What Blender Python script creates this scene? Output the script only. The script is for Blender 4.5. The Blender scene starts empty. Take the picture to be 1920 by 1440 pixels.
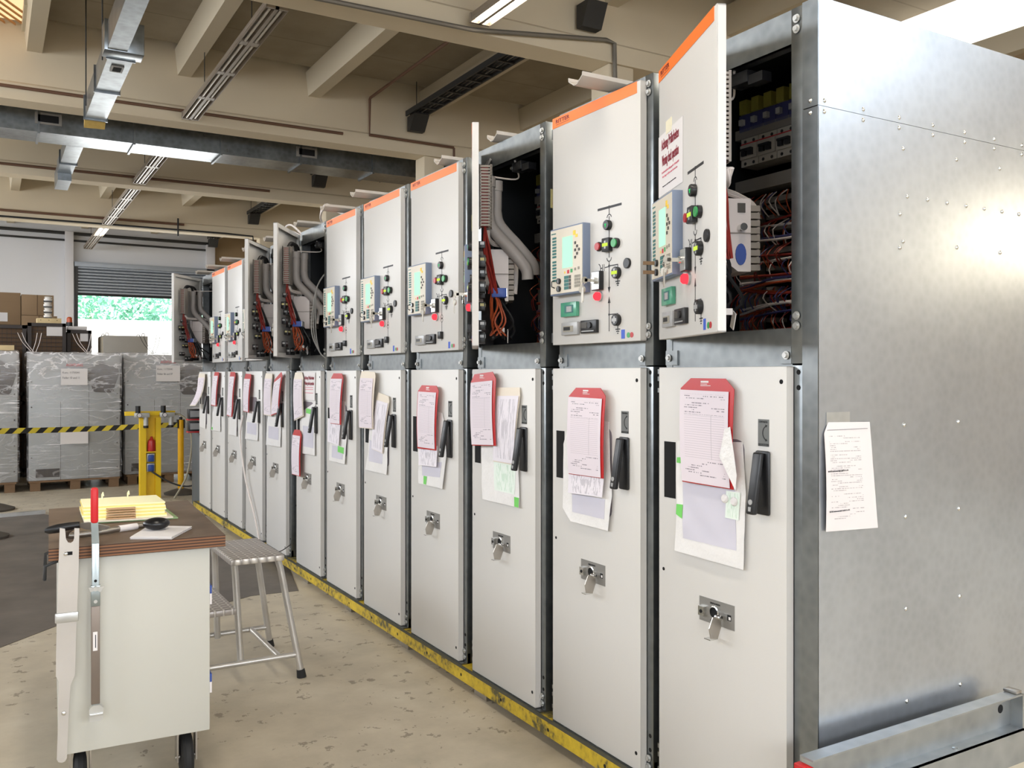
import bpy, bmesh, math, random
from mathutils import Vector, Matrix, noise
R = math.radians
PI = math.pi
SC = bpy.context.scene
COL = SC.collection
random.seed(4)

# ------------------------------------------------------------------ materials
def lin(c):
    def f(v):
        v /= 255.0
        return v / 12.92 if v <= 0.04045 else ((v + 0.055) / 1.055) ** 2.4
    return (f(c[0]), f(c[1]), f(c[2]), 1.0)

class NT:
    def __init__(s, name):
        s.m = bpy.data.materials.new(name); s.m.use_nodes = True
        s.t = s.m.node_tree; s.t.nodes.clear()
        s.out = s.n('ShaderNodeOutputMaterial')
    def n(s, typ, **kw):
        nd = s.t.nodes.new(typ)
        for k, v in kw.items():
            if hasattr(nd, k): setattr(nd, k, v)
        return nd
    def l(s, a, b): s.t.links.new(a, b)
    def set(s, nd, **kw):
        for k, v in kw.items():
            nd.inputs[k.replace('_', ' ')].default_value = v
    def coord(s, kind='Object', scale=(1, 1, 1)):
        tc = s.n('ShaderNodeTexCoord'); mp = s.n('ShaderNodeMapping')
        mp.inputs['Scale'].default_value = scale
        s.l(tc.outputs[kind], mp.inputs['Vector']); return mp.outputs['Vector']
    def noise(s, vec, scale, detail=3, rough=.5):
        t = s.n('ShaderNodeTexNoise'); s.l(vec, t.inputs['Vector'])
        t.inputs['Scale'].default_value = scale; t.inputs['Detail'].default_value = detail
        t.inputs['Roughness'].default_value = rough
        return t.outputs['Fac']
    def ramp(s, fac, stops):
        r = s.n('ShaderNodeValToRGB'); s.l(fac, r.inputs['Fac'])
        e = r.color_ramp.elements
        while len(e) < len(stops): e.new(.5)
        for i, (p, c) in enumerate(stops):
            e[i].position = p; e[i].color = c if len(c) == 4 else (*c, 1)
        return r.outputs['Color']
    def math(s, op, a, b=None, clamp=False):
        m = s.n('ShaderNodeMath', operation=op); m.use_clamp = clamp
        for i, v in enumerate((a, b)):
            if v is None: continue
            if isinstance(v, (int, float)): m.inputs[i].default_value = v
            else: s.l(v, m.inputs[i])
        return m.outputs[0]
    def mix(s, fac, a, b):
        m = s.n('ShaderNodeMix', data_type='RGBA')
        for k, v in ((0, fac), (6, a), (7, b)):
            if isinstance(v, (int, float)): m.inputs[k].default_value = v
            elif isinstance(v, tuple): m.inputs[k].default_value = v
            else: s.l(v, m.inputs[k])
        return m.outputs[2]
    def bump(s, h, strength=.2, dist=.01):
        b = s.n('ShaderNodeBump'); b.inputs['Strength'].default_value = strength
        b.inputs['Distance'].default_value = dist; s.l(h, b.inputs['Height']); return b.outputs['Normal']
    def bsdf(s, color=None, rough=.5, metal=0., normal=None, **kw):
        p = s.n('ShaderNodeBsdfPrincipled')
        for k, v in (('Base Color', color), ('Roughness', rough), ('Metallic', metal), ('Normal', normal)):
            if v is None: continue
            if isinstance(v, (int, float, tuple)): p.inputs[k].default_value = v
            else: s.l(v, p.inputs[k])
        for k, v in kw.items(): p.inputs[k.replace('_', ' ')].default_value = v
        s.l(p.outputs['BSDF'], s.out.inputs['Surface']); return p

M = {}
def plain(name, rgb, rough=.5, metal=0., var=.06, nscale=8., bump=0., bscale=60., **kw):
    t = NT(name); v = t.coord('Object')
    c = lin(rgb)
    f = t.noise(v, nscale, 4)
    col = t.mix(f, tuple(x * (1 - var) for x in c[:3]) + (1,), tuple(min(1, x * (1 + var)) for x in c[:3]) + (1,))
    nr = t.bump(t.noise(v, bscale, 2), bump, .002) if bump else None
    t.bsdf(col, rough, metal, nr, **kw)
    M[name] = t.m
    return t.m
def emit(name, rgb, strength):
    t = NT(name); e = t.n('ShaderNodeEmission'); e.inputs['Color'].default_value = lin(rgb)
    e.inputs['Strength'].default_value = strength; t.l(e.outputs[0], t.out.inputs['Surface']); M[name] = t.m
def galv(name, dark, light, rough=.38, metal=.85, scale=28., rv=.12):
    t = NT(name); v = t.coord('Object')
    vo = t.n('ShaderNodeTexVoronoi'); t.l(v, vo.inputs['Vector']); vo.inputs['Scale'].default_value = scale
    f1 = t.math('ADD', t.math('MULTIPLY', vo.outputs['Distance'], .25), t.math('MULTIPLY', t.noise(v, 2.2, 5, .6), .9))
    col = t.ramp(f1, [(.25, lin(dark)), (.75, lin(light))])
    rr = t.math('ADD', rough - rv / 2, t.math('MULTIPLY', t.noise(v, 5., 4), rv))
    nr = t.bump(t.noise(v, 45, 2), .05, .002)
    t.bsdf(col, rr, metal, nr); M[name] = t.m

plain('door_paint', (207, 204, 199), .42, 0, .02, 3, .12, 420)
plain('door_inner', (176, 174, 168), .5, 0, .03, 3)
galv('galvanized', (110, 114, 116), (148, 152, 153), .34, .93)
galv('galvanized_panel', (166, 171, 178), (186, 191, 198), .3, .8, 36., .05)
galv('galvanized_mid', (140, 145, 148), (176, 180, 182), .36, .8, 20)
galv('galvanized_bright', (185, 190, 192), (215, 218, 220), .3, .85)
galv('steel_bright', (178, 178, 176), (210, 210, 207), .32, .7, 12)
plain('key_metal', (176, 170, 158), .35, .3)
plain('cable_grey', (128, 126, 122), .5)
galv('aluminium_tube', (172, 168, 162), (206, 202, 196), .32, .6, 9)
galv('steel_worn', (140, 134, 126), (186, 180, 172), .32, .9, 9)
galv('plate_grey', (178, 172, 165), (196, 190, 183), .45, .35, 6)
galv('duct_metal', (92, 95, 96), (140, 146, 150), .3, .92, 14)
galv('cart_lever', (120, 128, 128), (168, 176, 176), .33, .85, 10)
plain('chrome', (215, 215, 212), .16, 1., .03)
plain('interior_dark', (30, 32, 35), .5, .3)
plain('orange_band', (246, 122, 40), .42, 0, .03)
plain('logo_red', (110, 22, 34), .5)
plain('sign_red', (132, 22, 44), .6)
plain('sign_pink', (214, 120, 135), .6)
plain('ink', (60, 60, 66), .7)
plain('black_line', (28, 28, 30), .5)
plain('black_plastic', (24, 24, 26), .38)
plain('black_gloss', (17, 17, 20), .3)
plain('black_rubber', (26, 26, 26), .75)
plain('dark_hole', (6, 6, 7), .9)
plain('relay_blue', (116, 128, 150), .45)
plain('relay_face', (214, 205, 188), .45, 0, .03)
plain('key_teal', (52, 110, 106), .5)
plain('key_grey', (150, 145, 132), .5)
plain('key_dark', (70, 66, 60), .5)
plain('key_red', (200, 50, 60), .5)
plain('key_green', (60, 160, 90), .5)
plain('key_yellow', (240, 200, 60), .5)
plain('button_red', (176, 40, 44), .35)
plain('button_green', (46, 150, 80), .35)
plain('meter_green', (84, 158, 128), .25)
plain('meter_grey', (164, 164, 164), .3)
plain('blue_sticker', (52, 88, 190), .5)
plain('plate_metal', (150, 148, 144), .42, .6)
plain('arrow_plate', (112, 114, 112), .45, .3)
plain('red_folder', (184, 22, 24), .38, 0, .04)
plain('beige_folder', (226, 214, 196), .5, 0, .03)
plain('white_paper', (226, 221, 219), .7, 0, .015)
plain('green_tab', (110, 200, 90), .5)
plain('masking_tape', (232, 224, 196), .6)
plain('sticky_yellow', (205, 196, 140), .7)
plain('window_lilac', (128, 120, 126), .3)
plain('trough_grey', (176, 168, 158), .5)
plain('end_grey', (86, 92, 96), .5)
plain('stand_yellow', (240, 200, 20), .45, 0, .05)
plain('post_yellow', (246, 186, 14), .45, 0, .04)
plain('rail_dirt', (78, 76, 62), .8, 0, .4, 18)
plain('wire_red', (128, 36, 28), .55, 0, .25, 40)
plain('wire_orange', (160, 70, 34), .55, 0, .2, 40)
plain('wire_white', (224, 214, 208), .5)
plain('wire_black', (28, 28, 30), .5)
plain('wire_blue', (60, 62, 110), .5)
plain('hose_grey', (158, 152, 148), .5)
plain('duct_grey', (148, 140, 132), .6)
plain('housing_white', (214, 205, 202), .5)
plain('terminal_blue', (44, 74, 150), .45)
plain('rail_light', (128, 123, 116), .5)
plain('breaker_white', (166, 160, 150), .5)
plain('relay_lime', (150, 144, 62), .5)
plain('plug_green', (60, 150, 80), .5)
plain('sleeve_brown', (126, 114, 104), .4, .5)
plain('cart_paint', (194, 192, 182), .5, 0, .03, 2)
plain('red_grip', (200, 26, 32), .45)
plain('binder_yellow', (250, 228, 140), .7, 0, .03)
plain('binder_cream', (252, 246, 200), .75, 0, .02)
plain('cardboard_cream', (236, 226, 208), .75)
plain('binder_green', (150, 178, 126), .6)
plain('tan_card', (196, 158, 120), .75)
plain('wood_pallet', (122, 96, 70), .8, 0, .2, 10)
plain('wood_light', (222, 198, 150), .7, 0, .1, 10)
plain('cardboard', (146, 120, 90), .8, 0, .08, 5)
plain('crate_brown', (96, 74, 54), .8, 0, .2, 6)
plain('crate_frame', (66, 60, 58), .6, .3)
plain('unit_grey', (166, 168, 168), .45, .25, .06, 3)
plain('unit_dark', (60, 52, 46), .8)
plain('enclosure_grey', (168, 162, 152), .5, 0, .03)
plain('insulator_white', (232, 228, 222), .3)
plain('beacon_orange', (196, 86, 40), .3)
plain('bottle_red', (180, 44, 40), .3)
plain('regulator_grey', (190, 190, 186), .4, .3)
plain('rubber_base', (86, 80, 72), .8)
plain('hose_tan', (150, 142, 120), .5)
plain('insulation', (190, 160, 90), .9, 0, .2, 20)
plain('girder_paint', (212, 198, 172), .8, 0, .05, 1.2, .1, 25)
plain('joist_paint', (196, 184, 160), .8, 0, .05, 1.2)
plain('tray_dark', (60, 60, 60), .5, .5)
plain('conduit_brown', (104, 74, 56), .6)
plain('pipe_grey', (120, 114, 104), .5, .3)
plain('wall_white', (206, 204, 206), .8, 0, .04, .8)
plain('wall_back', (206, 206, 208), .8, 0, .04, .8)
plain('wall_brown', (140, 118, 88), .85, 0, .06, .8)
plain('shutter_grey', (150, 156, 164), .45, .2)
plain('window_frame_paint', (200, 198, 190), .5)
plain('louvre_wood', (196, 140, 80), .6)
plain('trunk_grey', (150, 138, 124), .45, .2)
plain('trunk_reflector', (205, 200, 190), .3, .4)
plain('leaf_green', (150, 196, 140), .8, 0, .35, 1.5)
plain('leaf_teal', (150, 205, 178), .8, 0, .35, 1.5)
plain('bark', (90, 70, 50), .9)
plain('yard_white', (228, 226, 220), .9, 0, .02)
plain('teal_steel', (70, 170, 160), .6)
plain('pouch_lavender', (206, 203, 214), .3, 0, .05, 9, .25, 18)
plain('board_pale', (206, 196, 176), .8, 0, .05, 4)
emit('screen_glow', (176, 250, 200), 1.3)
emit('red_lamp', (255, 50, 60), 2.2)
emit('led_lime', (215, 240, 90), 1.0)
emit('led_green', (60, 230, 120), 1.0)
emit('tube_light', (255, 244, 226), 26.)
emit('window_glow', (255, 250, 240), 1.6)
emit('louvre_glow', (255, 214, 160), 1.2)
emit('sky_pane', (205, 226, 255), 2.0)

# pouch: white glossy plastic
t = NT('pouch_white'); v = t.coord('Object')
n1 = t.noise(v, 16, 4, .6)
t.bsdf(t.mix(n1, lin((224, 221, 218)), lin((238, 236, 234))), .28, 0, t.bump(n1, .5, .012)); M['pouch_white'] = t.m

# printed paper driven by UV
def paper(name, base, rows, v0, v1, ink, kind):
    t = NT(name); uv = t.n('ShaderNodeUVMap'); sp = t.n('ShaderNodeSeparateXYZ'); t.l(uv.outputs[0], sp.inputs[0])
    U, V = sp.outputs[0], sp.outputs[1]
    inr = t.math('MULTIPLY', t.math('GREATER_THAN', V, v0), t.math('LESS_THAN', V, v1))
    inu = t.math('MULTIPLY', t.math('GREATER_THAN', U, .1), t.math('LESS_THAN', U, .93))
    row = t.math('MULTIPLY', V, rows)
    fr = t.math('FRACT', row)
    fl = t.math('FLOOR', row)
    cmb = t.n('ShaderNodeCombineXYZ'); t.l(t.math('MULTIPLY', U, 60 if kind == 'letter' else 44), cmb.inputs[0]); t.l(t.math('MULTIPLY', fl, 7.31), cmb.inputs[1])
    txt = t.noise(cmb.outputs[0], 1., 2)
    cm2 = t.n('ShaderNodeCombineXYZ'); t.l(t.math('MULTIPLY', U, 2.2), cm2.inputs[0]); t.l(t.math('MULTIPLY', fl, 3.7), cm2.inputs[1])
    blk = t.noise(cm2.outputs[0], 1., 0)
    words = t.math('MULTIPLY', t.math('GREATER_THAN', txt, .47), t.math('MULTIPLY', t.math('GREATER_THAN', fr, .35), t.math('LESS_THAN', fr, .75)))
    if kind == 'form':
        rule = t.math('LESS_THAN', fr, .13)
        head = t.math('GREATER_THAN', V, .74)
        foot = t.math('LESS_THAN', V, .27)
        hf = t.math('MAXIMUM', head, foot)
        hw = t.math('MULTIPLY', words, t.math('MULTIPLY', hf, t.math('GREATER_THAN', blk, .5)))
        lines = t.math('MULTIPLY', rule, t.math('SUBTRACT', 1., hf))
        col2 = t.math('MULTIPLY', t.math('MULTIPLY', t.math('GREATER_THAN', U, .66), t.math('LESS_THAN', U, .672)), t.math('SUBTRACT', 1., hf))
        mask = t.math('MAXIMUM', t.math('MAXIMUM', t.math('MULTIPLY', lines, .38), t.math('MULTIPLY', hw, .75)), t.math('MULTIPLY', col2, .3))
    elif kind == 'letter':
        mask = t.math('MULTIPLY', words, t.math('MULTIPLY', t.math('GREATER_THAN', blk, .5), t.math('LESS_THAN', U, .75)))
        mask = t.math('MULTIPLY', mask, .6)
    else:
        cm3 = t.n('ShaderNodeCombineXYZ'); t.l(t.math('MULTIPLY', U, 22), cm3.inputs[0]); t.l(t.math('MULTIPLY', V, 3), cm3.inputs[1])
        mask = t.math('MULTIPLY', t.math('GREATER_THAN', t.noise(cm3.outputs[0], 1., 3), .53), .35)
    mask = t.math('MULTIPLY', mask, t.math('MULTIPLY', inr, inu))
    c = t.mix(mask, lin(base), lin(ink))
    t.bsdf(c, .6); M[name] = t.m
paper('form_paper', (222, 211, 217), 40, .07, .96, (70, 66, 80), 'form')
paper('letter_paper', (216, 208, 206), 58, .1, .9, (90, 84, 88), 'letter')
paper('plan_paper', (228, 222, 228), 30, .05, .95, (110, 106, 116), 'plan')
paper('green_print', (226, 236, 226), 40, .05, .95, (140, 190, 150), 'plan')

# worn yellow paint of the base rail
t = NT('rail_yellow'); v = t.coord('Object'); sx = t.n('ShaderNodeSeparateXYZ'); t.l(v, sx.inputs[0])
g = t.math('ADD', t.noise(v, 5, 5, .65), t.math('MULTIPLY', t.math('SUBTRACT', t.noise(v, 38, 3), .5), .5))
t.bsdf(t.ramp(g, [(.36, lin((84, 78, 48))), (.5, lin((186, 158, 40))), (.75, lin((214, 184, 46)))]), .6); M['rail_yellow'] = t.m
# concrete floor
t = NT('concrete'); v = t.coord('Object')
n0 = t.noise(v, .55, 5, .6); n1 = t.noise(v, 3.5, 6, .65); n2 = t.noise(v, 22, 4, .6)
base = t.ramp(t.math('ADD', t.math('MULTIPLY', n0, .55), t.math('MULTIPLY', n1, .45)), [(.3, lin((156, 146, 127))), (.52, lin((190, 179, 158))), (.72, lin((212, 203, 184)))])
sp = t.math('MULTIPLY', t.math('GREATER_THAN', t.noise(v, 12., 4, .65), .615), t.math('GREATER_THAN', t.noise(v, 1.3, 2), .46))
c = t.mix(t.math('MULTIPLY', sp, .55), base, lin((92, 78, 62)))
sc = t.coord('Object', (1, 7, 1)); scr = t.math('GREATER_THAN', t.noise(sc, 2.2, 4, .6), .71)
c = t.mix(t.math('MULTIPLY', scr, .28), c, lin((112, 100, 84)))
t.bsdf(c, t.math('ADD', .42, t.math('MULTIPLY', n1, .3)), 0, t.bump(n2, .12, .004)); M['concrete'] = t.m
# dark floor coating
t = NT('floor_coating'); v = t.coord('Object'); n1 = t.noise(v, 2.4, 5, .6)
t.bsdf(t.ramp(n1, [(.3, lin((84, 78, 72))), (.7, lin((112, 104, 96)))]), .55, 0, t.bump(t.noise(v, 30, 3), .1, .004)); M['floor_coating'] = t.m
# ceiling boards
t = NT('ceiling_board'); v = t.coord('Object')
sx = t.n('ShaderNodeSeparateXYZ'); t.l(v, sx.inputs[0])
ln = t.math('LESS_THAN', t.math('FRACT', t.math('MULTIPLY', sx.outputs[1], 1.0)), .025)
n1 = t.noise(v, 1.3, 5, .6)
c = t.ramp(n1, [(.3, lin((142, 131, 112))), (.7, lin((160, 149, 129)))])
t.bsdf(t.mix(t.math('MULTIPLY', ln, .35), c, lin((84, 74, 60))), .85); M['ceiling_board'] = t.m
# film faced plywood top
t = NT('ply_top'); v = t.coord('Object', (1, 1, 1)); n1 = t.noise(v, 5, 5, .6)
t.bsdf(t.ramp(n1, [(.3, lin((92, 74, 58))), (.7, lin((122, 102, 84)))]), .5, 0, t.bump(t.noise(v, 90, 2), .15, .002)); M['ply_top'] = t.m
t = NT('ply_edge'); v = t.coord('Object'); sx = t.n('ShaderNodeSeparateXYZ'); t.l(v, sx.inputs[0])
w = t.math('FRACT', t.math('MULTIPLY', sx.outputs[2], 95.))
t.bsdf(t.ramp(w, [(.0, lin((58, 38, 26))), (.4, lin((70, 46, 30))), (.55, lin((136, 92, 60))), (1., lin((122, 82, 54)))]), .65); M['ply_edge'] = t.m
# chequer plate
t = NT('chequer_plate'); v = t.coord('Object')
sx = t.n('ShaderNodeSeparateXYZ'); t.l(v, sx.inputs[0])
def bars(px, py, ox, oy, a, b):
    x = t.math('SUBTRACT', t.math('FRACT', t.math('ADD', t.math('MULTIPLY', sx.outputs[0], px), ox)), .5)
    y = t.math('SUBTRACT', t.math('FRACT', t.math('ADD', t.math('MULTIPLY', sx.outputs[1], py), oy)), .5)
    q = t.math('ADD', t.math('POWER', t.math('MULTIPLY', x, a), 2.), t.math('POWER', t.math('MULTIPLY', y, b), 2.))
    return t.math('SUBTRACT', 1., q, clamp=True)
hh = t.math('MAXIMUM', bars(24, 24, 0, 0, 2.2, 6), bars(24, 24, .5, .5, 6, 2.2))
t.bsdf(t.mix(hh, lin((168, 161, 155)), lin((228, 222, 214))), .36, .45, t.bump(hh, .9, .004)); M['chequer_plate'] = t.m
# shrink film: clear plastic; white crease highlights, streaks and top haze are painted in
t = NT('shrink_film'); v = t.coord('Object', (1., 1., 2.6))
wa = t.n('ShaderNodeTexNoise'); t.l(v, wa.inputs['Vector']); wa.inputs['Scale'].default_value = 2.6; wa.inputs['Detail'].default_value = 7; wa.inputs['Distortion'].default_value = .8
n1 = wa.outputs['Fac']
ridge = t.math('SUBTRACT', 1., t.math('MULTIPLY', t.math('ABSOLUTE', t.math('SUBTRACT', n1, .5)), 34.), clamp=True)
tc2 = t.n('ShaderNodeTexCoord'); mp2 = t.n('ShaderNodeMapping'); t.l(tc2.outputs['Object'], mp2.inputs['Vector'])
mp2.inputs['Rotation'].default_value = (0, R(-9), 0); mp2.inputs['Scale'].default_value = (.9, .9, 30.)
st = t.noise(mp2.outputs['Vector'], 2.2, 4, .6)
v3 = t.coord('Object', (1, 1, 1.4)); big = t.noise(v3, 2.0, 2, .5)
bigm = t.math('MULTIPLY', t.math('SUBTRACT', big, .45), 6., clamp=True)
streak = t.math('MULTIPLY', t.math('MULTIPLY', t.math('SUBTRACT', st, .56), 9., clamp=True), bigm)
sz = t.n('ShaderNodeSeparateXYZ'); t.l(tc2.outputs['Object'], sz.inputs[0])
topm = t.math('MULTIPLY', t.math('SUBTRACT', sz.outputs[2], 1.05), 2.2, clamp=True)
tr = t.n('ShaderNodeBsdfTransparent')
gl = t.n('ShaderNodeBsdfPrincipled'); gl.inputs['Base Color'].default_value = lin((246, 244, 246)); gl.inputs['Roughness'].default_value = .15
t.l(t.bump(n1, .8, .05), gl.inputs['Normal'])
fac = t.math('ADD', t.math('ADD', .06, t.math('MULTIPLY', topm, .24)), t.math('ADD', t.math('MULTIPLY', ridge, t.math('ADD', .18, t.math('MULTIPLY', topm, .5))), t.math('MULTIPLY', streak, 1.)), clamp=True)
mx = t.n('ShaderNodeMixShader'); t.l(fac, mx.inputs[0]); t.l(tr.outputs[0], mx.inputs[1]); t.l(gl.outputs[0], mx.inputs[2])
t.l(mx.outputs[0], t.out.inputs['Surface']); M['shrink_film'] = t.m
# hazard stripes
t = NT('hazard_tape'); v = t.coord('Object'); sx = t.n('ShaderNodeSeparateXYZ'); t.l(v, sx.inputs[0])
w = t.math('FRACT', t.math('SUBTRACT', t.math('MULTIPLY', sx.outputs[0], 6.2), t.math('MULTIPLY', sx.outputs[2], 6.)))
t.bsdf(t.mix(t.math('GREATER_THAN', w, .5), lin((222, 200, 60)), lin((26, 26, 26))), .5); M['hazard_tape'] = t.m

# ------------------------------------------------------------------ mesh builder
class MB:
    def __init__(s): s.bm = bmesh.new(); s.uv = s.bm.loops.layers.uv.new('UVMap')
    def _faces(s, vs, fs, mat):
        bv = [s.bm.verts.new(v) for v in vs]
        out = []
        for f in fs:
            try:
                fc = s.bm.faces.new([bv[i] for i in f]); fc.material_index = mat; out.append(fc)
            except ValueError: pass
        return bv, out
    def box(s, x0, x1, y0, y1, z0, z1, mat=0, bev=0., seg=2):
        x0, x1 = sorted((x0, x1)); y0, y1 = sorted((y0, y1)); z0, z1 = sorted((z0, z1))
        vs = [(x0, y0, z0), (x1, y0, z0), (x1, y1, z0), (x0, y1, z0), (x0, y0, z1), (x1, y0, z1), (x1, y1, z1), (x0, y1, z1)]
        fs = [(0, 3, 2, 1), (4, 5, 6, 7), (0, 1, 5, 4), (1, 2, 6, 5), (2, 3, 7, 6), (3, 0, 4, 7)]
        bv, fc = s._faces(vs, fs, mat)
        if bev:
            es = list({e for f in fc for e in f.edges})
            r = bmesh.ops.bevel(s.bm, geom=es, offset=bev, segments=seg, profile=.5, affect='EDGES')
            for f in r['faces']: f.material_index = mat
        return bv
    def cbox(s, c, size, mat=0, rot=None, bev=0.):
        x, y, z = size
        n0 = len(s.bm.verts)
        s.bm.verts.ensure_lookup_table()
        s.box(-x / 2, x / 2, -y / 2, y / 2, -z / 2, z / 2, mat, bev)
        s.bm.verts.ensure_lookup_table()
        mt = Matrix.Translation(c) @ (rot.to_4x4() if rot else Matrix())
        for vv in s.bm.verts[n0:]: vv.co = mt @ vv.co
    def ring(s, c, ax, r, seg, ref=None):
        ax = Vector(ax).normalized()
        a = ref if ref is not None else (Vector((0, 0, 1)) if abs(ax.z) < .9 else Vector((1, 0, 0)))
        u = ax.cross(a).normalized(); w = ax.cross(u)
        return [s.bm.verts.new(Vector(c) + (u * math.cos(2 * PI * i / seg) + w * math.sin(2 * PI * i / seg)) * r) for i in range(seg)]
    def skin(s, rings, mat, cap=True, smooth=True):
        for a, b in zip(rings, rings[1:]):
            n = len(a)
            for i in range(n):
                f = s.bm.faces.new((a[i], a[(i + 1) % n], b[(i + 1) % n], b[i])); f.material_index = mat; f.smooth = smooth
        if cap:
            for rg in (rings[0], rings[-1]):
                try:
                    f = s.bm.faces.new(rg); f.material_index = mat
                except ValueError: pass
    def cyl(s, p0, p1, r, mat=0, seg=16, r2=None, cap=True):
        ax = Vector(p1) - Vector(p0)
        s.skin([s.ring(p0, ax, r, seg), s.ring(p1, ax, r if r2 is None else r2, seg)], mat, cap)
    def lathe(s, base, ax, prof, mat=0, seg=20):
        ax = Vector(ax).normalized(); b = Vector(base)
        s.skin([s.ring(b + ax * h, ax, max(r, .0004), seg) for r, h in prof], mat)
    def tube(s, pts, r, mat=0, seg=8, smooth_n=0):
        P = [Vector(p) for p in pts]
        if smooth_n: P = catmull(P, smooth_n)
        rings = []; ref = None
        for i, p in enumerate(P):
            d = (P[min(i + 1, len(P) - 1)] - P[max(i - 1, 0)]).normalized()
            if ref is None: ref = Vector((0, 0, 1)) if abs(d.z) < .9 else Vector((1, 0, 0))
            u = d.cross(ref)
            if u.length < 1e-4: u = d.cross(Vector((.3, .7, .2)))
            u.normalize(); w = d.cross(u).normalized(); ref = -w if False else u.cross(d)
            rr = r[i] if isinstance(r, (list, tuple)) else r
            rings.append([s.bm.verts.new(p + (u * math.cos(2 * PI * k / seg) + w * math.sin(2 * PI * k / seg)) * rr) for k in range(seg)])
        s.skin(rings, mat)
    def prism(s, pts, ext, mat=0):
        n = len(pts); e = Vector(ext)
        a = [s.bm.verts.new(Vector(p)) for p in pts]; b = [s.bm.verts.new(Vector(p) + e) for p in pts]
        fs = [s.bm.faces.new(a), s.bm.faces.new(b[::-1])]
        for i in range(n): fs.append(s.bm.faces.new((a[i], b[i], b[(i + 1) % n], a[(i + 1) % n])))
        for f in fs: f.material_index = mat
        return fs
    def sphere(s, c, r, mat=0, seg=16, rings=10, sc=(1, 1, 1)):
        rg = []
        for j in range(1, rings):
            th = PI * j / rings
            rg.append([s.bm.verts.new(Vector(c) + Vector((r * sc[0] * math.sin(th) * math.cos(2 * PI * i / seg), r * sc[1] * math.sin(th) * math.sin(2 * PI * i / seg), r * sc[2] * math.cos(th)))) for i in range(seg)])
        s.skin(rg, mat)
    def text(s, body, size, mat=0, mtx=None, width=None, ext=.0004, bold=0.):
        me = text_mesh(body, ext / max(size, 1e-6), bold)
        xs = [v.co.x for v in me.vertices]; x0, x1 = min(xs), max(xs)
        kx = size if width is None else width / (x1 - x0)
        bv = []
        for v in me.vertices:
            p = Vector(((v.co.x - x0) * kx, v.co.y * size, v.co.z * size))
            bv.append(s.bm.verts.new(mtx @ p if mtx else p))
        for p in me.polygons:
            try:
                f = s.bm.faces.new([bv[i] for i in p.vertices]); f.material_index = mat
            except ValueError: pass
    def build(s, name, mats, parent=None, loc=(0, 0, 0), rot=(0, 0, 0), angle=35):
        me = s.mesh(name, mats, angle)
        return obj(name, me, parent, loc, rot)
    def mesh(s, name, mats, angle=35):
        bmesh.ops.recalc_face_normals(s.bm, faces=s.bm.faces[:])
        me = bpy.data.meshes.new(name); s.bm.to_mesh(me); s.bm.free()
        for m in (mats if isinstance(mats, (list, tuple)) else [mats]): me.materials.append(M[m])
        me.polygons.foreach_set('use_smooth', [True] * len(me.polygons))
        me.set_sharp_from_angle(angle=R(angle))
        return me
def catmull(P, n):
    out = []
    for i in range(len(P) - 1):
        p0 = P[max(i - 1, 0)]; p1 = P[i]; p2 = P[i + 1]; p3 = P[min(i + 2, len(P) - 1)]
        for k in range(n):
            u = k / n
            out.append(.5 * ((2 * p1) + (p2 - p0) * u + (2 * p0 - 5 * p1 + 4 * p2 - p3) * u * u + (3 * p1 - p0 - 3 * p2 + p3) * u ** 3))
    out.append(P[-1]); return out
_tc = {}
def text_mesh(body, ext, bold=0.):
    k = (body, round(ext, 4), bold)
    if k not in _tc:
        cu = bpy.data.curves.new('lettering', 'FONT'); cu.body = body; cu.extrude = ext; cu.offset = bold; cu.resolution_u = 2
        ob = bpy.data.objects.new('lettering', cu); COL.objects.link(ob)
        dg = bpy.context.evaluated_depsgraph_get(); dg.update()
        _tc[k] = bpy.data.meshes.new_from_object(ob.evaluated_get(dg))
        bpy.data.objects.remove(ob); bpy.data.curves.remove(cu)
    return _tc[k]
def obj(name, me, parent=None, loc=(0, 0, 0), rot=(0, 0, 0)):
    o = bpy.data.objects.new(name, me); COL.objects.link(o)
    o.location = loc; o.rotation_euler = rot
    if parent: o.parent = parent
    return o
def empty(name, loc, rz=0.):
    o = bpy.data.objects.new(name, None); o.empty_display_size = .1; COL.objects.link(o)
    o.location = loc; o.rotation_euler = (0, 0, rz); return o
def tag(o, label=None, cat=None, group=None, kind=None):
    if label: o['label'] = label
    if cat: o['category'] = cat
    if group: o['group'] = group
    if kind: o['kind'] = kind
    return o
def struct(o, label=None):
    o['kind'] = 'structure'
    if label: o['label'] = label
    return o
TM_DOOR = lambda s, d, z: Matrix(((0, 0, -1, d), (-1, 0, 0, -s), (0, 1, 0, z), (0, 0, 0, 1)))   # text on a face looking to -x
TM_SIDE = lambda x, y, z: Matrix(((1, 0, 0, x), (0, 0, -1, y), (0, 1, 0, z), (0, 0, 0, 1)))     # text on a face looking to -y
def sb(mb, s0, s1, d0, d1, z0, z1, mat=0, bev=0.):   # box in cabinet coordinates: s along the front, d depth
    mb.box(d0, d1, -s1, -s0, z0, z1, mat, bev)
def cp(s, d, z): return (d, -s, z)
def child(name, fn, mats, parent, loc=(0, 0, 0), rot=(0, 0, 0)):
    mb = MB(); fn(mb); return mb.build(name, mats, parent, loc, rot)
_mc = {}
def shared(key, name, fn, mats, parent, loc=(0, 0, 0), rot=(0, 0, 0)):
    if key not in _mc:
        mb = MB(); fn(mb); _mc[key] = mb.mesh(name, mats)
    return obj(name, _mc[key], parent, loc, rot)
LIGHT_LEFT, LIGHT_FAR, LIGHT_REAR, LIGHT_SKY, LIGHT_TUBE, LIGHT_WORK, LIGHT_DOOR = 132., 370., 320., 520., 70., 16., 180.
WORLD, EXPO = 2.2, 0.15
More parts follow.
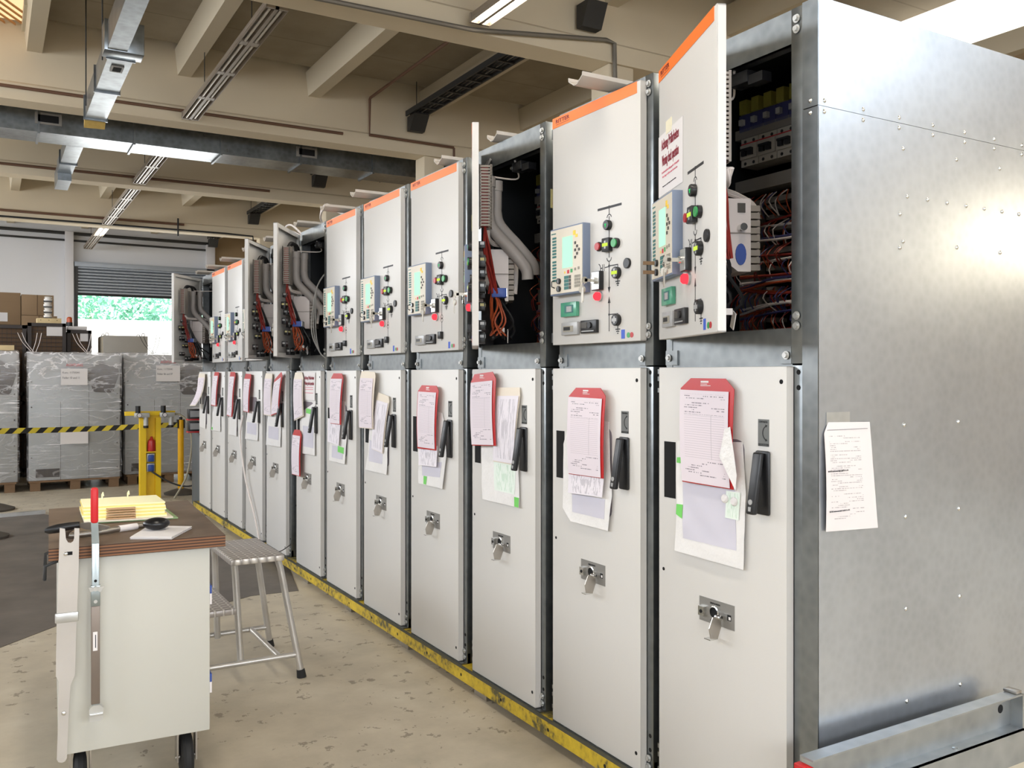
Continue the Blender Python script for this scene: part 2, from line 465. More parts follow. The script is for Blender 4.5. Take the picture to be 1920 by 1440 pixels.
# ================================================================== SETTING
ZC = 6.1
child('floor', lambda m: m.box(-7.3, 10.5, -8.3, 28.7, -.15, 0), ['concrete'], None)
struct(bpy.data.objects['floor'])
child('ceiling', lambda m: m.box(-7.3, 10.5, -8.3, 28.8, ZC + .3, ZC + .5), ['ceiling_board'], None); struct(bpy.data.objects['ceiling'])
child('wall_left', lambda m: m.box(-7.3, -7, -8.3, 28.8, 0, ZC + .3), ['wall_white'], None); struct(bpy.data.objects['wall_left'])
child('wall_rear', lambda m: m.box(-7, 10.2, -8.3, -8, 0, ZC + .3), ['wall_white'], None); struct(bpy.data.objects['wall_rear'])
child('wall_right', lambda m: (m.box(10.2, 10.5, -8.3, 28.8, 0, 5.45), m.box(10.2, 10.5, -8.3, 28.8, ZC, ZC + .3)), ['wall_brown'], None); struct(bpy.data.objects['wall_right'])
def clere(m):
    m.box(10.2, 10.24, -8, 28.5, 5.45, ZC)
struct(child('window_1', clere, ['window_glow'], None), 'bright clerestory glazing along the top of the right wall')
child('trim_1', lambda m: m.box(10.05, 10.2, -8, 28.5, 5.2, 5.45), ['joist_paint'], None); struct(bpy.data.objects['trim_1'])
def farwall(m):
    m.box(-7, 2.16, 28.5, 28.8, 0, ZC + .3); m.box(2.16, 6.05, 28.5, 28.8, 4.64, ZC + .3); m.box(6.05, 10.2, 28.5, 28.8, 0, ZC + .3, 1)
struct(child('wall_far', farwall, ['wall_back', 'wall_brown'], None))
struct(child('trim_2', lambda m: m.box(1.86, 2.08, 28.28, 28.5, 0, 5.6, 0, .01), ['wall_white'], None), 'white pilaster beside the roller door')
struct(child('trim_3', lambda m: (m.box(5.75, 6.0, 28.3, 28.5, 0, 5.5, 0, .01)), ['wall_white'], None))
# roller door
def curtain(m):
    pr = []
    n = 9; z0, z1 = 3.85, 4.64
    for i in range(n):
        za = z0 + (z1 - z0) * i / n; zb = z0 + (z1 - z0) * (i + 1) / n
        m.prism([(2.2, 28.46, za), (2.2, 28.40, (za + zb) / 2 - .02), (2.2, 28.40, (za + zb) / 2 + .02), (2.2, 28.46, zb), (2.2, 28.48, zb), (2.2, 28.48, za)], (3.8, 0, 0))
    m.box(2.2, 6.0, 28.41, 28.49, 3.8, 3.87, 1)
dr = struct(child('door_1', curtain, ['shutter_grey', 'black_rubber'], None), 'grey slatted roller door half open')
child('guide_rail', lambda m: m.box(2.12, 2.2, 28.38, 28.5, 0, 4.7), ['tray_dark'], dr)
child('guide_rail', lambda m: m.box(6.0, 6.08, 28.38, 28.5, 0, 4.7), ['tray_dark'], dr)
child('shutter_box', lambda m: m.box(2.1, 6.1, 28.3, 28.5, 4.62, 4.76, 0, .01), ['shutter_grey'], dr)
# windows behind the camera and on the left: frames with daylight panes
def winframe(m, ax, at, a0, a1, z0, z1, n):
    def bx(u0, u1, w0, w1, d0, d1, mat):
        if ax == 'x': m.box(at + d0, at + d1, u0, u1, w0, w1, mat)
        else: m.box(u0, u1, at + d0, at + d1, w0, w1, mat)
    bx(a0, a1, z0, z1, .0, .015, 1)
    for i in range(n + 1):
        u = a0 + (a1 - a0) * i / n; bx(u - .04, u + .04, z0, z1, .0, .06, 0)
    bx(a0, a1, z0 - .05, z0 + .03, 0, .06, 0); bx(a0, a1, z1 - .03, z1 + .05, 0, .06, 0)
def area(name, loc, rot, sx, sy, power, col, spread=None):
    l = bpy.data.lights.new(name, 'AREA'); l.shape = 'RECTANGLE'; l.size = sx; l.size_y = sy; l.energy = power; l.color = col
    if spread: l.spread = spread
    o = bpy.data.objects.new(name, l); COL.objects.link(o); o.location = loc; o.rotation_euler = rot; return o
k = 2
for y in (-2, 4, 10, 17, 23):
    struct(child('window_%d' % k, lambda m: winframe(m, 'x', -7., y - 2.2, y + 2.2, 3.1, 5.7, 4), ['window_frame_paint', 'sky_pane'], None)); k += 1
    area('daylight', (-6.9, y, 4.4), (0, R(-90), 0), 2.5, 4.2, LIGHT_LEFT if y < 6 else LIGHT_FAR, (.96, .98, 1.))
for x in (-3, 3.5):
    struct(child('window_%d' % k, lambda m: winframe(m, 'y', -8., x - 2.4, x + 2.4, 1.8, 4.6, 4), ['window_frame_paint', 'sky_pane'], None)); k += 1
    area('daylight', (x, -7.9, 3.2), (R(90), 0, 0), 4.6, 2.7, LIGHT_REAR, (.94, .97, 1.))
# skylights near the camera's right and overhead
struct(child('window_%d' % k, lambda m: (m.box(7.6, 9.9, -6.6, -2.6, ZC - .03, ZC - .005, 1), m.box(7.5, 10.0, -6.7, -6.6, ZC - .08, ZC, 0), m.box(7.5, 10.0, -2.6, -2.5, ZC - .08, ZC, 0)), ['window_frame_paint', 'sky_pane'], None)); k += 1
area('daylight', (8.75, -4.6, ZC - .1), (0, 0, 0), 2.2, 3.8, LIGHT_SKY, (.72, .85, 1.))

area('daylight', (4.1, 28.3, 2.0), (R(-90), 0, 0), 3.6, 3.4, LIGHT_DOOR, (.97, .99, 1.))
# girders, columns, joists
GY = [8.2, 13.2, 18.1, 23.4]
for y in GY + [3.05, -1.7]:
    def gird(m, y=y):
        m.prism([(-7, y, 5.32), (-7, y - .0, ZC + .3), (-7, y + .35, ZC + .3), (-7, y + .35, 5.08), (-7, y - .03, 5.08), (-7, y - .03, 5.29)], (17.2, 0, 0))
    struct(child('ceiling_girder', gird, ['girder_paint'], None))
    struct(child('column', lambda m: m.box(6.1, 6.46, y, y + .35, 0, 5.08, 0, .015), ['girder_paint'], None))
ys = [-8.0, -1.7, 3.05] + GY + [28.5]
for a, b in zip(ys, ys[1:]):
    struct(child('ceiling_panel', lambda m: m.box(-7, 10.2, a + (.6 if a > -8 else 0), b - .26, ZC, ZC + .03), ['ceiling_board'], None))
for a, b in zip(ys, ys[1:]):
    for x in (-5.1, -3.24, -1.37, .5, 2.37, 4.25, 6.13, 8.0):
        if a < 0 and x > 7: continue
        def jo(m, x=x, a=a, b=b):
            y0 = a + (.35 if a > -8 else 0)
            m.prism([(x - .08, y0, 5.74), (x + .1, y0, 5.74), (x + .14, y0, ZC), (x - .12, y0, ZC)], (0, b - y0, 0))
        struct(child('ceiling_joist', jo, ['joist_paint'], None))
# skylight with wooden louvres at the upper left
def louv(m):
    m.box(-.9, .36, 12.2, 13.1, ZC - .02, ZC - .003, 1)
    for i in range(8):
        y = 11.55 + i * .2
        a0 = max(0., (12.2 - y) / 1.1); a1 = min(1., (13.14 - y) / 1.1)
        if a1 > a0: m.prism([(-.3 + .66 * a0, y + 1.1 * a0, ZC - .045), (-.3 + .66 * a0, y + .07 + 1.1 * a0, ZC - .045), (-.3 + .66 * a0, y + .07 + 1.1 * a0, ZC - .055), (-.3 + .66 * a0, y + 1.1 * a0, ZC - .055)], (.66 * (a1 - a0), 1.1 * (a1 - a0), 0), 0)
    m.box(.36, .4, 12.15, 13.1, ZC - .15, ZC - .003, 2)
tag(child('louvre_skylight', louv, ['louvre_wood', 'louvre_glow', 'joist_paint'], None), 'warm glowing wooden louvre panel in the ceiling at the upper left', 'skylight')

# dark coated floor area
def coat(m):
    fs = m.prism([(-3.2, 11.2, 0.0005), (.45, 11.05, 0.0005), (.53, 10.9, .0005), (1.5, 9.5, .0005), (2.0, 8.0, .0005), (2.04, 6.95, .0005), (1.88, 6.17, .0005), (1.55, 6.19, .0005), (1.25, 6.02, .0005), (.35, 6.05, .0005), (.05, 5.73, .0005), (-3.2, 5.5, .0005)], (0, 0, .002))
struct(child('trim_4', coat, ['floor_coating'], None), 'dark coated floor area beside the switchgear row')
# floor edge strip
tag(child('floor_edge_strip', lambda m: m.prism([(-2.5, 10.62, .0026), (.53, 10.95, .0026), (.53, 11.02, .0026), (-2.5, 10.69, .0026)], (0, 0, .035)), ['steel_bright'], None), 'thin bright metal edge strip on the floor at the left', 'floor strip')

# ================================================================== CEILING EQUIPMENT
def trunk(y0, y1, x, z, lit, label, hang=True):
    e = empty('light_trunking', (x, (y0 + y1) / 2, z)); tag(e, label, 'ceiling light', 'fluorescent light trunking')
    L = (y1 - y0) / 2
    def body(m):
        m.box(-.1, .1, -L, L, .05, .1, 0, .004); m.box(-.018, .018, -L, L, .0, .05)
        for s in (-1, 1): m.prism([(s * .1, -L, .05), (s * .112, -L, -.0), (s * .108, -L, -.0), (s * .094, -L, .05)], (0, 2 * L, 0))
        m.box(-.11, .11, -L, -L + .03, -.0, .1); m.box(-.11, .11, L - .03, L, -.0, .1)
        n = max(1, round(2 * L / 1.25))
        for i in range(1, n):
            y = -L + 2 * L * i / n
            m.box(-.1, .1, y - .05, y + .05, .005, .06)
    child('housing', body, ['trunk_grey'], e)
    n = max(1, round(2 * L / 1.25))
    for i in range(n):
        a = -L + 2 * L * i / n + .06; b = -L + 2 * L * (i + 1) / n - .06
        for s in (-1, 1):
            child('tube', lambda m: m.cyl((s * .055, a, .022), (s * .055, b, .022), .016, 0, 10), ['tube_light' if lit(i, n) else 'trunk_reflector'], e)
    if hang:
        for f in (-.55, .55):
            child('hanger_wire', lambda m: m.cyl((0, f * L, .1), (0, f * L, ZC - z), .006, 0, 6), ['tray_dark'], e)
off = lambda i, n: False
on = lambda i, n: True
trunk(8.66, 13.08, 2.43, 5.1, off, 'nearest unlit light trunking over the aisle, ending at the second beam')
trunk(14.9, 17.98, 2.43, 5.1, off, 'unlit light trunking just behind the large sheet metal duct')
trunk(18.55, 23.28, 2.43, 5.1, off, 'unlit light trunking in the third bay, between duct and lit lamp')
trunk(23.9, 28.1, 2.43, 5.1, lambda i, n: i == 0, 'farthest light trunking with one glowing lamp before the roller door')
trunk(3.75, 8.02, 4.32, 5.1, on, 'bright lit fluorescent lamp at the top above the switchgear row')
trunk(-1.2, 3.2, 4.32, 5.1, on, 'unseen lit fluorescent lamp added above the camera side of the aisle')  # out of view, added to light the cabinet fronts from above
trunk(-1.2, 3.2, .6, 5.1, on, 'unseen lit fluorescent lamp added over the aisle behind the camera')  # second unseen lamp, added for light on the cabinet fronts
area('lamp_glow', (4.32, 5.9, 5.05), (0, 0, 0), .3, 4., LIGHT_TUBE, (1., .93, .82))
area('lamp_glow', (4.32, 1., 5.05), (0, 0, 0), .3, 4., LIGHT_TUBE, (1., .93, .82))  # light of the added lamp above the camera side
area('lamp_glow', (.6, 1., 5.05), (0, 0, 0), .3, 4., LIGHT_TUBE, (1., .93, .82))  # light of the added lamp behind the camera
area('lamp_glow', (2.43, 24.5, 5.05), (0, 0, 0), .25, 1.2, LIGHT_TUBE * .5, (1., .96, .9))

# ventilation ducts
e = empty('ventilation_duct', (1.1, 8, 4.75)); tag(e, 'narrow sheet metal duct hanging at the upper left with a torn open end', 'duct')
def d1(m):
    m.box(-.09, .09, -6, 1.66, .0, .27)
child('narrow_duct', d1, ['duct_metal'], e)
def d2(m):
    m.box(-.06, .18, 1.86, 4.4, .0, .27)
    for y in (1.86, 3.1, 4.36): m.box(-.08, .2, y, y + .025, -.02, .29)
child('wide_duct', d2, ['duct_metal'], e)
child('collar', lambda m: m.box(-.12, .25, 1.62, 1.86, -.01, .3, 0, .006), ['duct_metal'], e)
child('vent_opening', lambda m: (m.box(-.0, .12, 2.1, 2.3, -.012, -.001, 0), m.box(.02, .1, 2.13, 2.27, -.014, -.011, 1)), ['rail_light', 'dark_hole'], e)
def ins(m):
    m.box(-.06, .18, 4.4, 4.52, .0, .2)
    for v in m.bm.verts:
        if v.co.y > 4.45: v.co.y += .1 * noise.noise(v.co * 9); v.co.z -= .06 + .05 * noise.noise(v.co * 5)
child('torn_insulation', ins, ['insulation'], e)
for y in (-1, 2.0, 3.8): child('hanger_rod', lambda m: m.cyl((-.1, y, .0), (-.1, y, 1.33), .008, 0, 6), ['tray_dark'], e)

e = empty('ventilation_duct', (0, 14.5, 4.94)); tag(e, 'large rectangular sheet metal main duct crossing the hall under the second beam', 'duct')
def md(m):
    seg = 1.25; x = -6.9
    while x < 9.9:
        x1 = x + seg; y0, y1, z0, z1 = -.32, .32, 0, .6
        c = ((x + x1) / 2, 0, .035)
        bv = [m.bm.verts.new(p) for p in [(x, y0, z0), (x1, y0, z0), (x1, y1, z0), (x, y1, z0), c, (x, y0, z1), (x1, y0, z1), (x1, y1, z1), (x, y1, z1)]]
        for f in [(0, 1, 4), (1, 2, 4), (2, 3, 4), (3, 0, 4), (0, 5, 6, 1), (2, 7, 8, 3), (5, 8, 7, 6)]: m.bm.faces.new([bv[i] for i in f])
        m.box(x - .015, x + .015, y0 - .03, y1 + .03, z0 - .025, z1 + .02)
        x = x1
child('duct_body', md, ['duct_metal'], e)
for x in (.72, 4.45):
    child('air_grille', lambda m: (m.box(x - .17, x + .17, -.345, -.32, .11, .27, 0), m.box(x - .13, x + .13, -.35, -.344, .14, .24, 1)), ['rail_light', 'dark_hole'], e)
def br(m):
    m.box(.99, 1.22, .33, 2.4, .0, .2); m.box(.97, 1.24, 1.6, 1.63, -.02, .22)
    m.box(1.0, 1.21, 2.4, 3.3, -.12, .16)
child('branch_duct', br, ['duct_metal'], e)
for x in (-3, 0, 3, 6): child('hanger_rod', lambda m: m.cyl((x, .36, 0), (x, .36, 1.16), .008, 0, 6), ['tray_dark'], e)

# cable trays and brackets next to the column line
lab = ['above the nearest bay of the row', 'in the bay with the large duct', 'in the third bay', 'in the farthest bay']
for i, (a, b) in enumerate([(8.6, 13.15), (14.9, 18.05), (18.5, 23.35), (23.8, 28.2)]):
    e = empty('cable_tray', (5.9, a, 5.66)); tag(e, 'dark ladder cable tray under the ceiling ' + lab[i], 'cable tray', 'ladder cable trays')
    def tr(m):
        L = b - a
        for x in (-.14, .14): m.box(x - .012, x + .012, 0, L, 0, .08)
        n = int(L / .3)
        for j in range(n): m.box(-.14, .14, .1 + j * .3, .14 + j * .3, .0, .02)
        for x in (-.06, .0, .07): m.tube([(x, 0, .035), (x + .01, L * .4, .04), (x, L, .035)], .018, 1, 6)
    child('ladder', tr, ['tray_dark', 'wire_black'], e)
    for yy in (.4, (b - a) - .4): child('hanger_rod', lambda m: [m.cyl((x, yy, .0), (x, yy, ZC - 5.66 + .001), .006, 0, 6) for x in (-.14, .14)], ['tray_dark'], e)
    def hk(m):
        m.prism([(-.13, b - a - .3, -.02), (-.13, b - a - .02, -.02), (-.13, b - a - .02, -.25), (-.13, b - a - .12, -.25)], (.26, 0, 0))
    child('bracket', hk, ['tray_dark'], e)
tag(child('wall_bracket', lambda m: m.prism([(5.62, 7.92, 5.62), (5.62, 8.15, 5.62), (5.62, 8.15, 5.36), (5.62, 8.04, 5.36)], (.26, 0, 0)), ['tray_dark'], None), 'dark box bracket on the nearest ceiling beam at the top', 'bracket')
# conduits
def pipe(name, pts, r, mat, label):
    return tag(child(name, lambda m: m.tube(pts, r, 0, 8), [mat], None), label, 'pipe')
pipe('conduit_pipe', [(-6.9, 13.1475, 5.235), (4.7, 13.1475, 5.235)], .022, 'conduit_brown', 'brown conduit along the face of the second ceiling beam')
pipe('conduit_pipe', [(-6.9, 18.042, 5.235), (4.9, 18.042, 5.235)], .025, 'conduit_brown', 'brown conduit along the third ceiling beam behind the large duct')
pipe('conduit_pipe', [(-6.9, 23.337, 5.26), (4.2, 23.337, 5.26)], .03, 'conduit_brown', 'upper brown conduit along the farthest ceiling beam')
pipe('conduit_pipe', [(-6.9, 23.33, 5.12), (5.2, 23.33, 5.12), (5.9, 23.33, 5.1), (5.95, 23.33, 4.6)], .022, 'wire_black', 'black cable along the lower edge of the farthest beam')
pipe('conduit_pipe', [(5.13, 8.6, 5.84), (5.13, 13.1, 5.84), (5.13, 13.12, 5.82), (5.13, 13.13, 5.27), (6.6, 13.13, 5.26)], .022, 'conduit_brown', 'rust brown conduit crossing the ceiling and dropping down the second beam')
pipe('conduit_pipe', [(2.4, 8.12, 5.05), (4.3, 8.12, 5.08), (6.0, 8.12, 5.3), (6.12, 8.12, 5.28), (6.16, 8.16, 4.9), (6.16, 8.16, 2.9)], .026, 'pipe_grey', 'grey conduit on the nearest beam running under the lit lamp and down the column')
pipe('conduit_pipe', [(6.62, 13.16, 5.26), (6.62, 13.16, 3.0)], .02, 'conduit_brown', 'brown conduit dropping beside the second column')
for z, y, r in ((5.56, 28.42, .045), (5.36, 28.44, .03)):
    pipe('conduit_pipe', [(-6.9, y, z + .05), (6.0, y, z - .02)], r, 'tray_dark', 'dark cable pipe along the far wall, %s of the two' % ('upper' if z > 5.5 else 'lower'))
pipe('conduit_pipe', [(4.05, 23.3, 5.4), (4.05, 23.3, 4.95)], .02, 'wire_black', 'short black drop pipe on the farthest beam')

# ================================================================== OUTDOORS
struct(child('yard', lambda m: m.box(-60, 80, 28.8, 120, -.3, -.02), ['yard_white'], None), 'sunlit pale yard')
e = empty('white_shed', (6.5, 46, 0)); tag(e, 'low white building outside the roller door', 'building')
child('wall', lambda m: m.box(-8, 4.5, 0, 10, -.02, 3.95), ['yard_white'], e)
child('roof', lambda m: m.prism([(-8.3, -.3, 3.95), (-8.3, 10.3, 4.3), (-8.3, 10.3, 4.45), (-8.3, -.3, 4.08)], (13.1, 0, 0)), ['yard_white'], e)
tag(child('container', lambda m: (m.box(8.1, 12, 47, 49.4, 0, 4.1, 0, .03)), ['teal_steel'], None), 'teal container outside beside the white building', 'container')
bpy.data.objects['container'].location = (3.2, 0, 0)
def tree(x, y, h, r, mat, label, seed):
    e = empty('leafy_tree', (x, y, -.05)); tag(e, label, 'tree', 'trees outside')
    child('trunk', lambda m: m.cyl((0, 0, 0), (0, 0, h * .5), .25, 0, 10, .14), ['bark'], e)
    def cr(m):
        rnd = random.Random(seed)
        for i in range(3800):
            a = rnd.uniform(0, 2 * PI); t_ = rnd.uniform(-1, 1); q = rnd.uniform(.55, 1.) * r
            c = Vector((math.cos(a) * math.sqrt(1 - t_ * t_) * q, math.sin(a) * math.sqrt(1 - t_ * t_) * q, h * .58 + t_ * h * .48))
            c += Vector((noise.noise(c * .4), noise.noise(c * .4 + Vector((9, 0, 0))), 0)) * 1.2
            s_ = rnd.uniform(.1, .28)
            u = Vector((rnd.uniform(-1, 1), rnd.uniform(-1, 1), rnd.uniform(-1, 1))).normalized(); w = u.orthogonal().normalized()
            vs = [m.bm.verts.new(c + u * s_), m.bm.verts.new(c + w * s_ * .6), m.bm.verts.new(c - u * s_), m.bm.verts.new(c - w * s_ * .6)]
            m.bm.faces.new(vs)
    child('crown', cr, [mat], e)
tree(6.6, 62, 8.5, 3.3, 'leaf_teal', 'pale teal green tree outside, left part of the roller door view', 1)
tree(13.2, 69, 10.5, 4.0, 'leaf_teal', 'tall leafy tree outside in the middle of the roller door view', 2)
tree(14.6, 58, 7.6, 3.0, 'leaf_green', 'green tree outside at the right of the roller door view', 3)
tree(3.4, 69, 9, 3.6, 'leaf_green', 'tree outside at the left edge of the door opening', 4)
# ================================================================== SWITCHGEAR ROW
X0 = 2.0
YL = [None, 2.399, 3.073, 3.781, 4.5, 5.215, 5.92, 6.621, 7.465, 8.166, 8.864, 9.563, 10.22]
OPEN = {1: 23.5, 3: 28., 7: 32.6, 8: 31.5, 12: 39.7}
WD = .572
def bolt(m, s, d, z, r=.008, mat=1):
    m.cyl(cp(s, d, z), cp(s, d - .012, z), r, mat, 8); m.cyl(cp(s, d - .004, z), cp(s, d - .0045, z), r * 1.6, mat, 10)
def frame(m):
    sb(m, .562, .607, .03, .11, .1, 1.556, 0, .002); sb(m, .562, .607, .03, .11, 1.56, 2.6, 0, .002)
    sb(m, .0, .03, .034, .1, .1, 2.6, 0)
    sb(m, .03, .562, .036, .06, 1.535, 1.665, 0)
    sb(m, .0, .06, .03, .036, 1.56, 1.61, 0); sb(m, .52, .562, .03, .036, 1.56, 1.61, 0)
    sb(m, .03, .562, .034, .05, 2.5, 2.6, 0); sb(m, .03, .562, .034, .08, 2.5, 2.512, 0)
    sb(m, .0, .607, -.0, .11, .1, .106, 0); sb(m, .0, .607, .034, .05, .1, .15, 0)
    for s in (.08, .3, .46): m.cyl(cp(s, .012, .106), cp(s, .012, .118), .008, 1, 8)
    for z in (2.565, 2.535, 1.7, 1.67): bolt(m, .585, .03, z)
    for z in (.16, .13): bolt(m, .585, .03, z)
    bolt(m, .545, .03, 1.585); bolt(m, .02, .03, 1.585)
    for z in (1.535, 1.49, .24, .19): m.cyl(cp(.59, .0295, z), cp(.59, .031, z), .008, 2, 8)
    for z in (2.28, 1.95, 1.42, 1.2, .9, .5): m.cyl(cp(.6075, .075, z), cp(.606, .075, z), .009, 2, 8)
def bodym(m):
    sb(m, .6, .606, .11, 1.38, .1, 2.6); sb(m, -.004, .002, .1, 1.38, .1, 2.6)
    sb(m, -.004, .606, .05, 1.38, 2.59, 2.6); sb(m, -.004, .606, 1.37, 1.38, .1, 2.6)
    sb(m, .002, .6, .06, 1.37, 1.6, 1.61); sb(m, .002, .6, .06, 1.37, .1, .11)
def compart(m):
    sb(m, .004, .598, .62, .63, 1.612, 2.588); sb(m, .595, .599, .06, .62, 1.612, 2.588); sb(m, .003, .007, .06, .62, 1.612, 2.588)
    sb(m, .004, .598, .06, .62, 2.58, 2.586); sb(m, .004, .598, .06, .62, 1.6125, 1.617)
def door_shell(z0, z1):
    def fn(m):
        m.box(0, .003, -WD, 0, z0, z1)   # front sheet with folded returns
        for a in (0, -WD + .004): m.box(.0, .028, a - .004, a, z0, z1)
        m.box(.0, .028, -WD, 0, z0, z0 + .004); m.box(.0, .028, -WD, 0, z1 - .004, z1)
        m.box(.024, .028, -WD, -WD + .03, z0, z1); m.box(.024, .028, -.03, 0, z0, z1)
        m.box(.024, .028, -WD, 0, z1 - .03, z1); m.box(.024, .028, -WD, 0, z0, z0 + .03)
        for v in m.bm.verts:   # soften the outer front edges
            pass
    return fn
UD0, UD1 = 1.648, 2.578
def upper_shell(m):
    sb(m, 0, WD, 0, .004, UD0, UD1, 0, .003)
    sb(m, 0, .004, .002, .028, UD0, UD1); sb(m, WD - .004, WD, .002, .028, UD0, UD1)
    sb(m, 0, WD, .002, .028, UD0, UD0 + .004); sb(m, 0, WD, .002, .028, UD1 - .004, UD1)
    sb(m, .004, .03, .024, .028, UD0, UD1); sb(m, WD - .03, WD - .004, .024, .028, UD0, UD1)
    sb(m, .03, WD - .03, .024, .028, UD1 - .03, UD1); sb(m, .03, WD - .03, .024, .028, UD0, UD0 + .03)
    for z in (UD0 + .04, UD1 - .05): sb(m, -.014, .0, .004, .03, z - .03, z + .01, 1)
def lower_shell(m):
    sb(m, 0, WD, 0, .004, .109, 1.552, 0, .003)
    sb(m, 0, .004, .002, .028, .109, 1.552); sb(m, WD - .004, WD, .002, .028, .109, 1.552)
    sb(m, 0, WD, .002, .028, .109, .113); sb(m, 0, WD, .002, .028, 1.548, 1.552)
    for z in (1.53, 1.505, 1.465, .23, .2, .15): sb(m, -.014, .0, .006, .03, z, z + .016, 1)
    m.cyl(cp(.552, -.0008, 1.507), cp(.552, .001, 1.507), .007, 2, 12); m.cyl(cp(.025, -.0008, .86), cp(.025, .001, .86), .006, 2, 12)
    m.cyl(cp(.548, -.0008, .17), cp(.548, .001, .17), .007, 2, 12)
def seg(m, s0, z0, s1, z1, w=.004, d=-.0006):
    dv = Vector((s1 - s0, z1 - z0)); n = Vector((-dv.y, dv.x)).normalized() * w / 2
    m.prism([cp(s0 + n.x, d, z0 + n.y), cp(s1 + n.x, d, z1 + n.y), cp(s1 - n.x, d, z1 - n.y), cp(s0 - n.x, d, z0 - n.y)], (.0012, 0, 0))
def arc(m, s, z, r, a0, a1, w=.0035):
    n = 10
    for i in range(n):
        u = R(a0 + (a1 - a0) * i / n); v = R(a0 + (a1 - a0) * (i + 1) / n)
        seg(m, s + r * math.cos(u), z + r * math.sin(u), s + r * math.cos(v), z + r * math.sin(v), w)
def earth(m, s, z):
    seg(m, s, z + .022, s, z); seg(m, s - .014, z, s + .014, z); seg(m, s - .009, z - .008, s + .009, z - .008); seg(m, s - .004, z - .015, s + .004, z - .015)
def tri(m, s, z0, z1, w):
    m.prism([cp(s - w, -.0006, z0), cp(s + w, -.0006, z0), cp(s, -.0006, z1)], (.0012, 0, 0))
def ring2(m, s, z, r): arc(m, s, z, r, 0, 360, .003)
def mimic(var):
    def fn(m):
        L = .387
        seg(m, .314, 2.154, .463, 2.154, .009); m.cyl(cp(L, -.001, 2.154), cp(L, .001, 2.154), .006, 0, 10)
        seg(m, L, 2.15, L, 2.128); arc(m, L, 2.113, .014, 10, 170)
        seg(m, L, 2.12, L, 1.965); arc(m, L, 1.965, .014, 180, 360)
        seg(m, L, 1.951, L, 1.846); m.cyl(cp(L, -.001, 1.934), cp(L, .001, 1.934), .006, 0, 10)
        seg(m, L, 1.934, .44, 1.934); seg(m, .44, 1.936, .44, 1.86); earth(m, .44, 1.872)
        seg(m, .36, 1.93, L, 1.932); seg(m, .345, 1.918, .345, 1.944, .003); seg(m, .355, 1.918, .355, 1.944, .003); arc(m, .315, 1.93, .018, -70, 70); seg(m, .333, 1.93, .345, 1.93)
        if var == 0:
            tri(m, L, 1.855, 1.833, .008); tri(m, L, 1.795, 1.82, .008); seg(m, L, 1.8, L, 1.689)
            seg(m, L, 1.752, .44, 1.752); seg(m, .44, 1.754, .44, 1.69); earth(m, .44, 1.695)
            m.cyl(cp(L, -.001, 1.752), cp(L, .001, 1.752), .005, 0, 10)
        else:
            seg(m, L, 1.85, L, 1.832); ring2(m, L, 1.822, .011); ring2(m, L, 1.806, .011); seg(m, L, 1.796, L, 1.70)
    return fn
def knob(r, l):
    def fn(m): m.lathe((0, 0, 0), (-1, 0, 0), [(r * .3, 0), (r, 0), (r, l * .85), (r * .9, l), (0, l)], 0, 18)
    return fn
def sq(r, l):
    def fn(m): m.box(-l, 0, -r, r, -r * 1.15, r * 1.15, 0, .002)
    return fn
def cross(r, l, hv):
    def fn(m):
        m.box(-l - .001, -l + .001, -.0045, .0045, -r, r, 1); m.box(-l - .0016, -l + .0012, -r * 1.1, r * 1.1, -.006, .006, 0)
    return fn
def keylock(m):
    m.box(-.02, 0, -.026, .026, -.036, .036, 0, .002); m.box(-.022, -.0195, -.023, .023, -.033, .033, 1)
    m.cyl((-.02, 0, 0), (-.034, 0, 0), .012, 2, 14)
def keys(m):
    m.box(-.07, -.03, -.001, .001, -.006, .006, 0); m.cyl((-.07, -.001, 0), (-.07, .0012, 0), .013, 0, 14)
    m.tube([(-.08, 0, .0), (-.085, .004, -.014), (-.08, .0, -.026), (-.074, -.004, -.014), (-.08, 0, 0)], .0012, 0, 6)
    m.cyl((-.079, .004, -.036), (-.076, .006, -.036), .014, 0, 14); m.box(-.08, -.077, -.001, .009, -.085, -.04, 0)
    m.box(-.083, -.081, -.01, -.002, -.08, -.03, 0)
def relay_box(m):
    sb(m, 0, .231, -.034, .002, 0, .268, 0, .002); sb(m, .006, .228, -.036, -.0335, .006, .262, 1)
def relay_leds(m):
    for i in range(14):
        z = .226 - i * .0125 - (.008 if i > 6 else 0)
        sb(m, .02, .048, -.0372, -.0355, z, z + .008, 0)
def relay_title(m): sb(m, .012, .045, -.0368, -.0355, .246, .25, 0)
def relay_strips(m):
    for i in range(4): sb(m, .105, .136, -.0372, -.0355, .018 + i * .014, .030 + i * .014, 0); sb(m, .139, .152, -.0372, -.0355, .018 + i * .014, .030 + i * .014, 1)
def relay_keys(m):
    for r in range(4):
        for c in range(3): sb(m, .177 + c * .014, .188 + c * .014, -.0378, -.0355, .022 + r * .0125, .032 + r * .0125, 0)
def relay_arrows(m):
    for s, z in ((.177, .19), (.19, .176), (.203, .162), (.177, .162), (.19, .147), (.177, .134), (.177, .088), (.2, .09)):
        sb(m, s, s + .01, -.0385, -.0355, z, z + .01, 1 if z > .1 else 0)
def relay_color(m):
    sb(m, .106, .113, -.0375, -.0355, .082, .09, 0); sb(m, .127, .14, -.0375, -.0355, .08, .094, 1); sb(m, .15, .163, -.0375, -.0355, .082, .096, 2)
def relay_tabs(m):
    sb(m, .168, .184, -.0377, -.0355, .226, .244, 0); sb(m, .184, .198, -.0377, -.0355, .216, .228, 0)
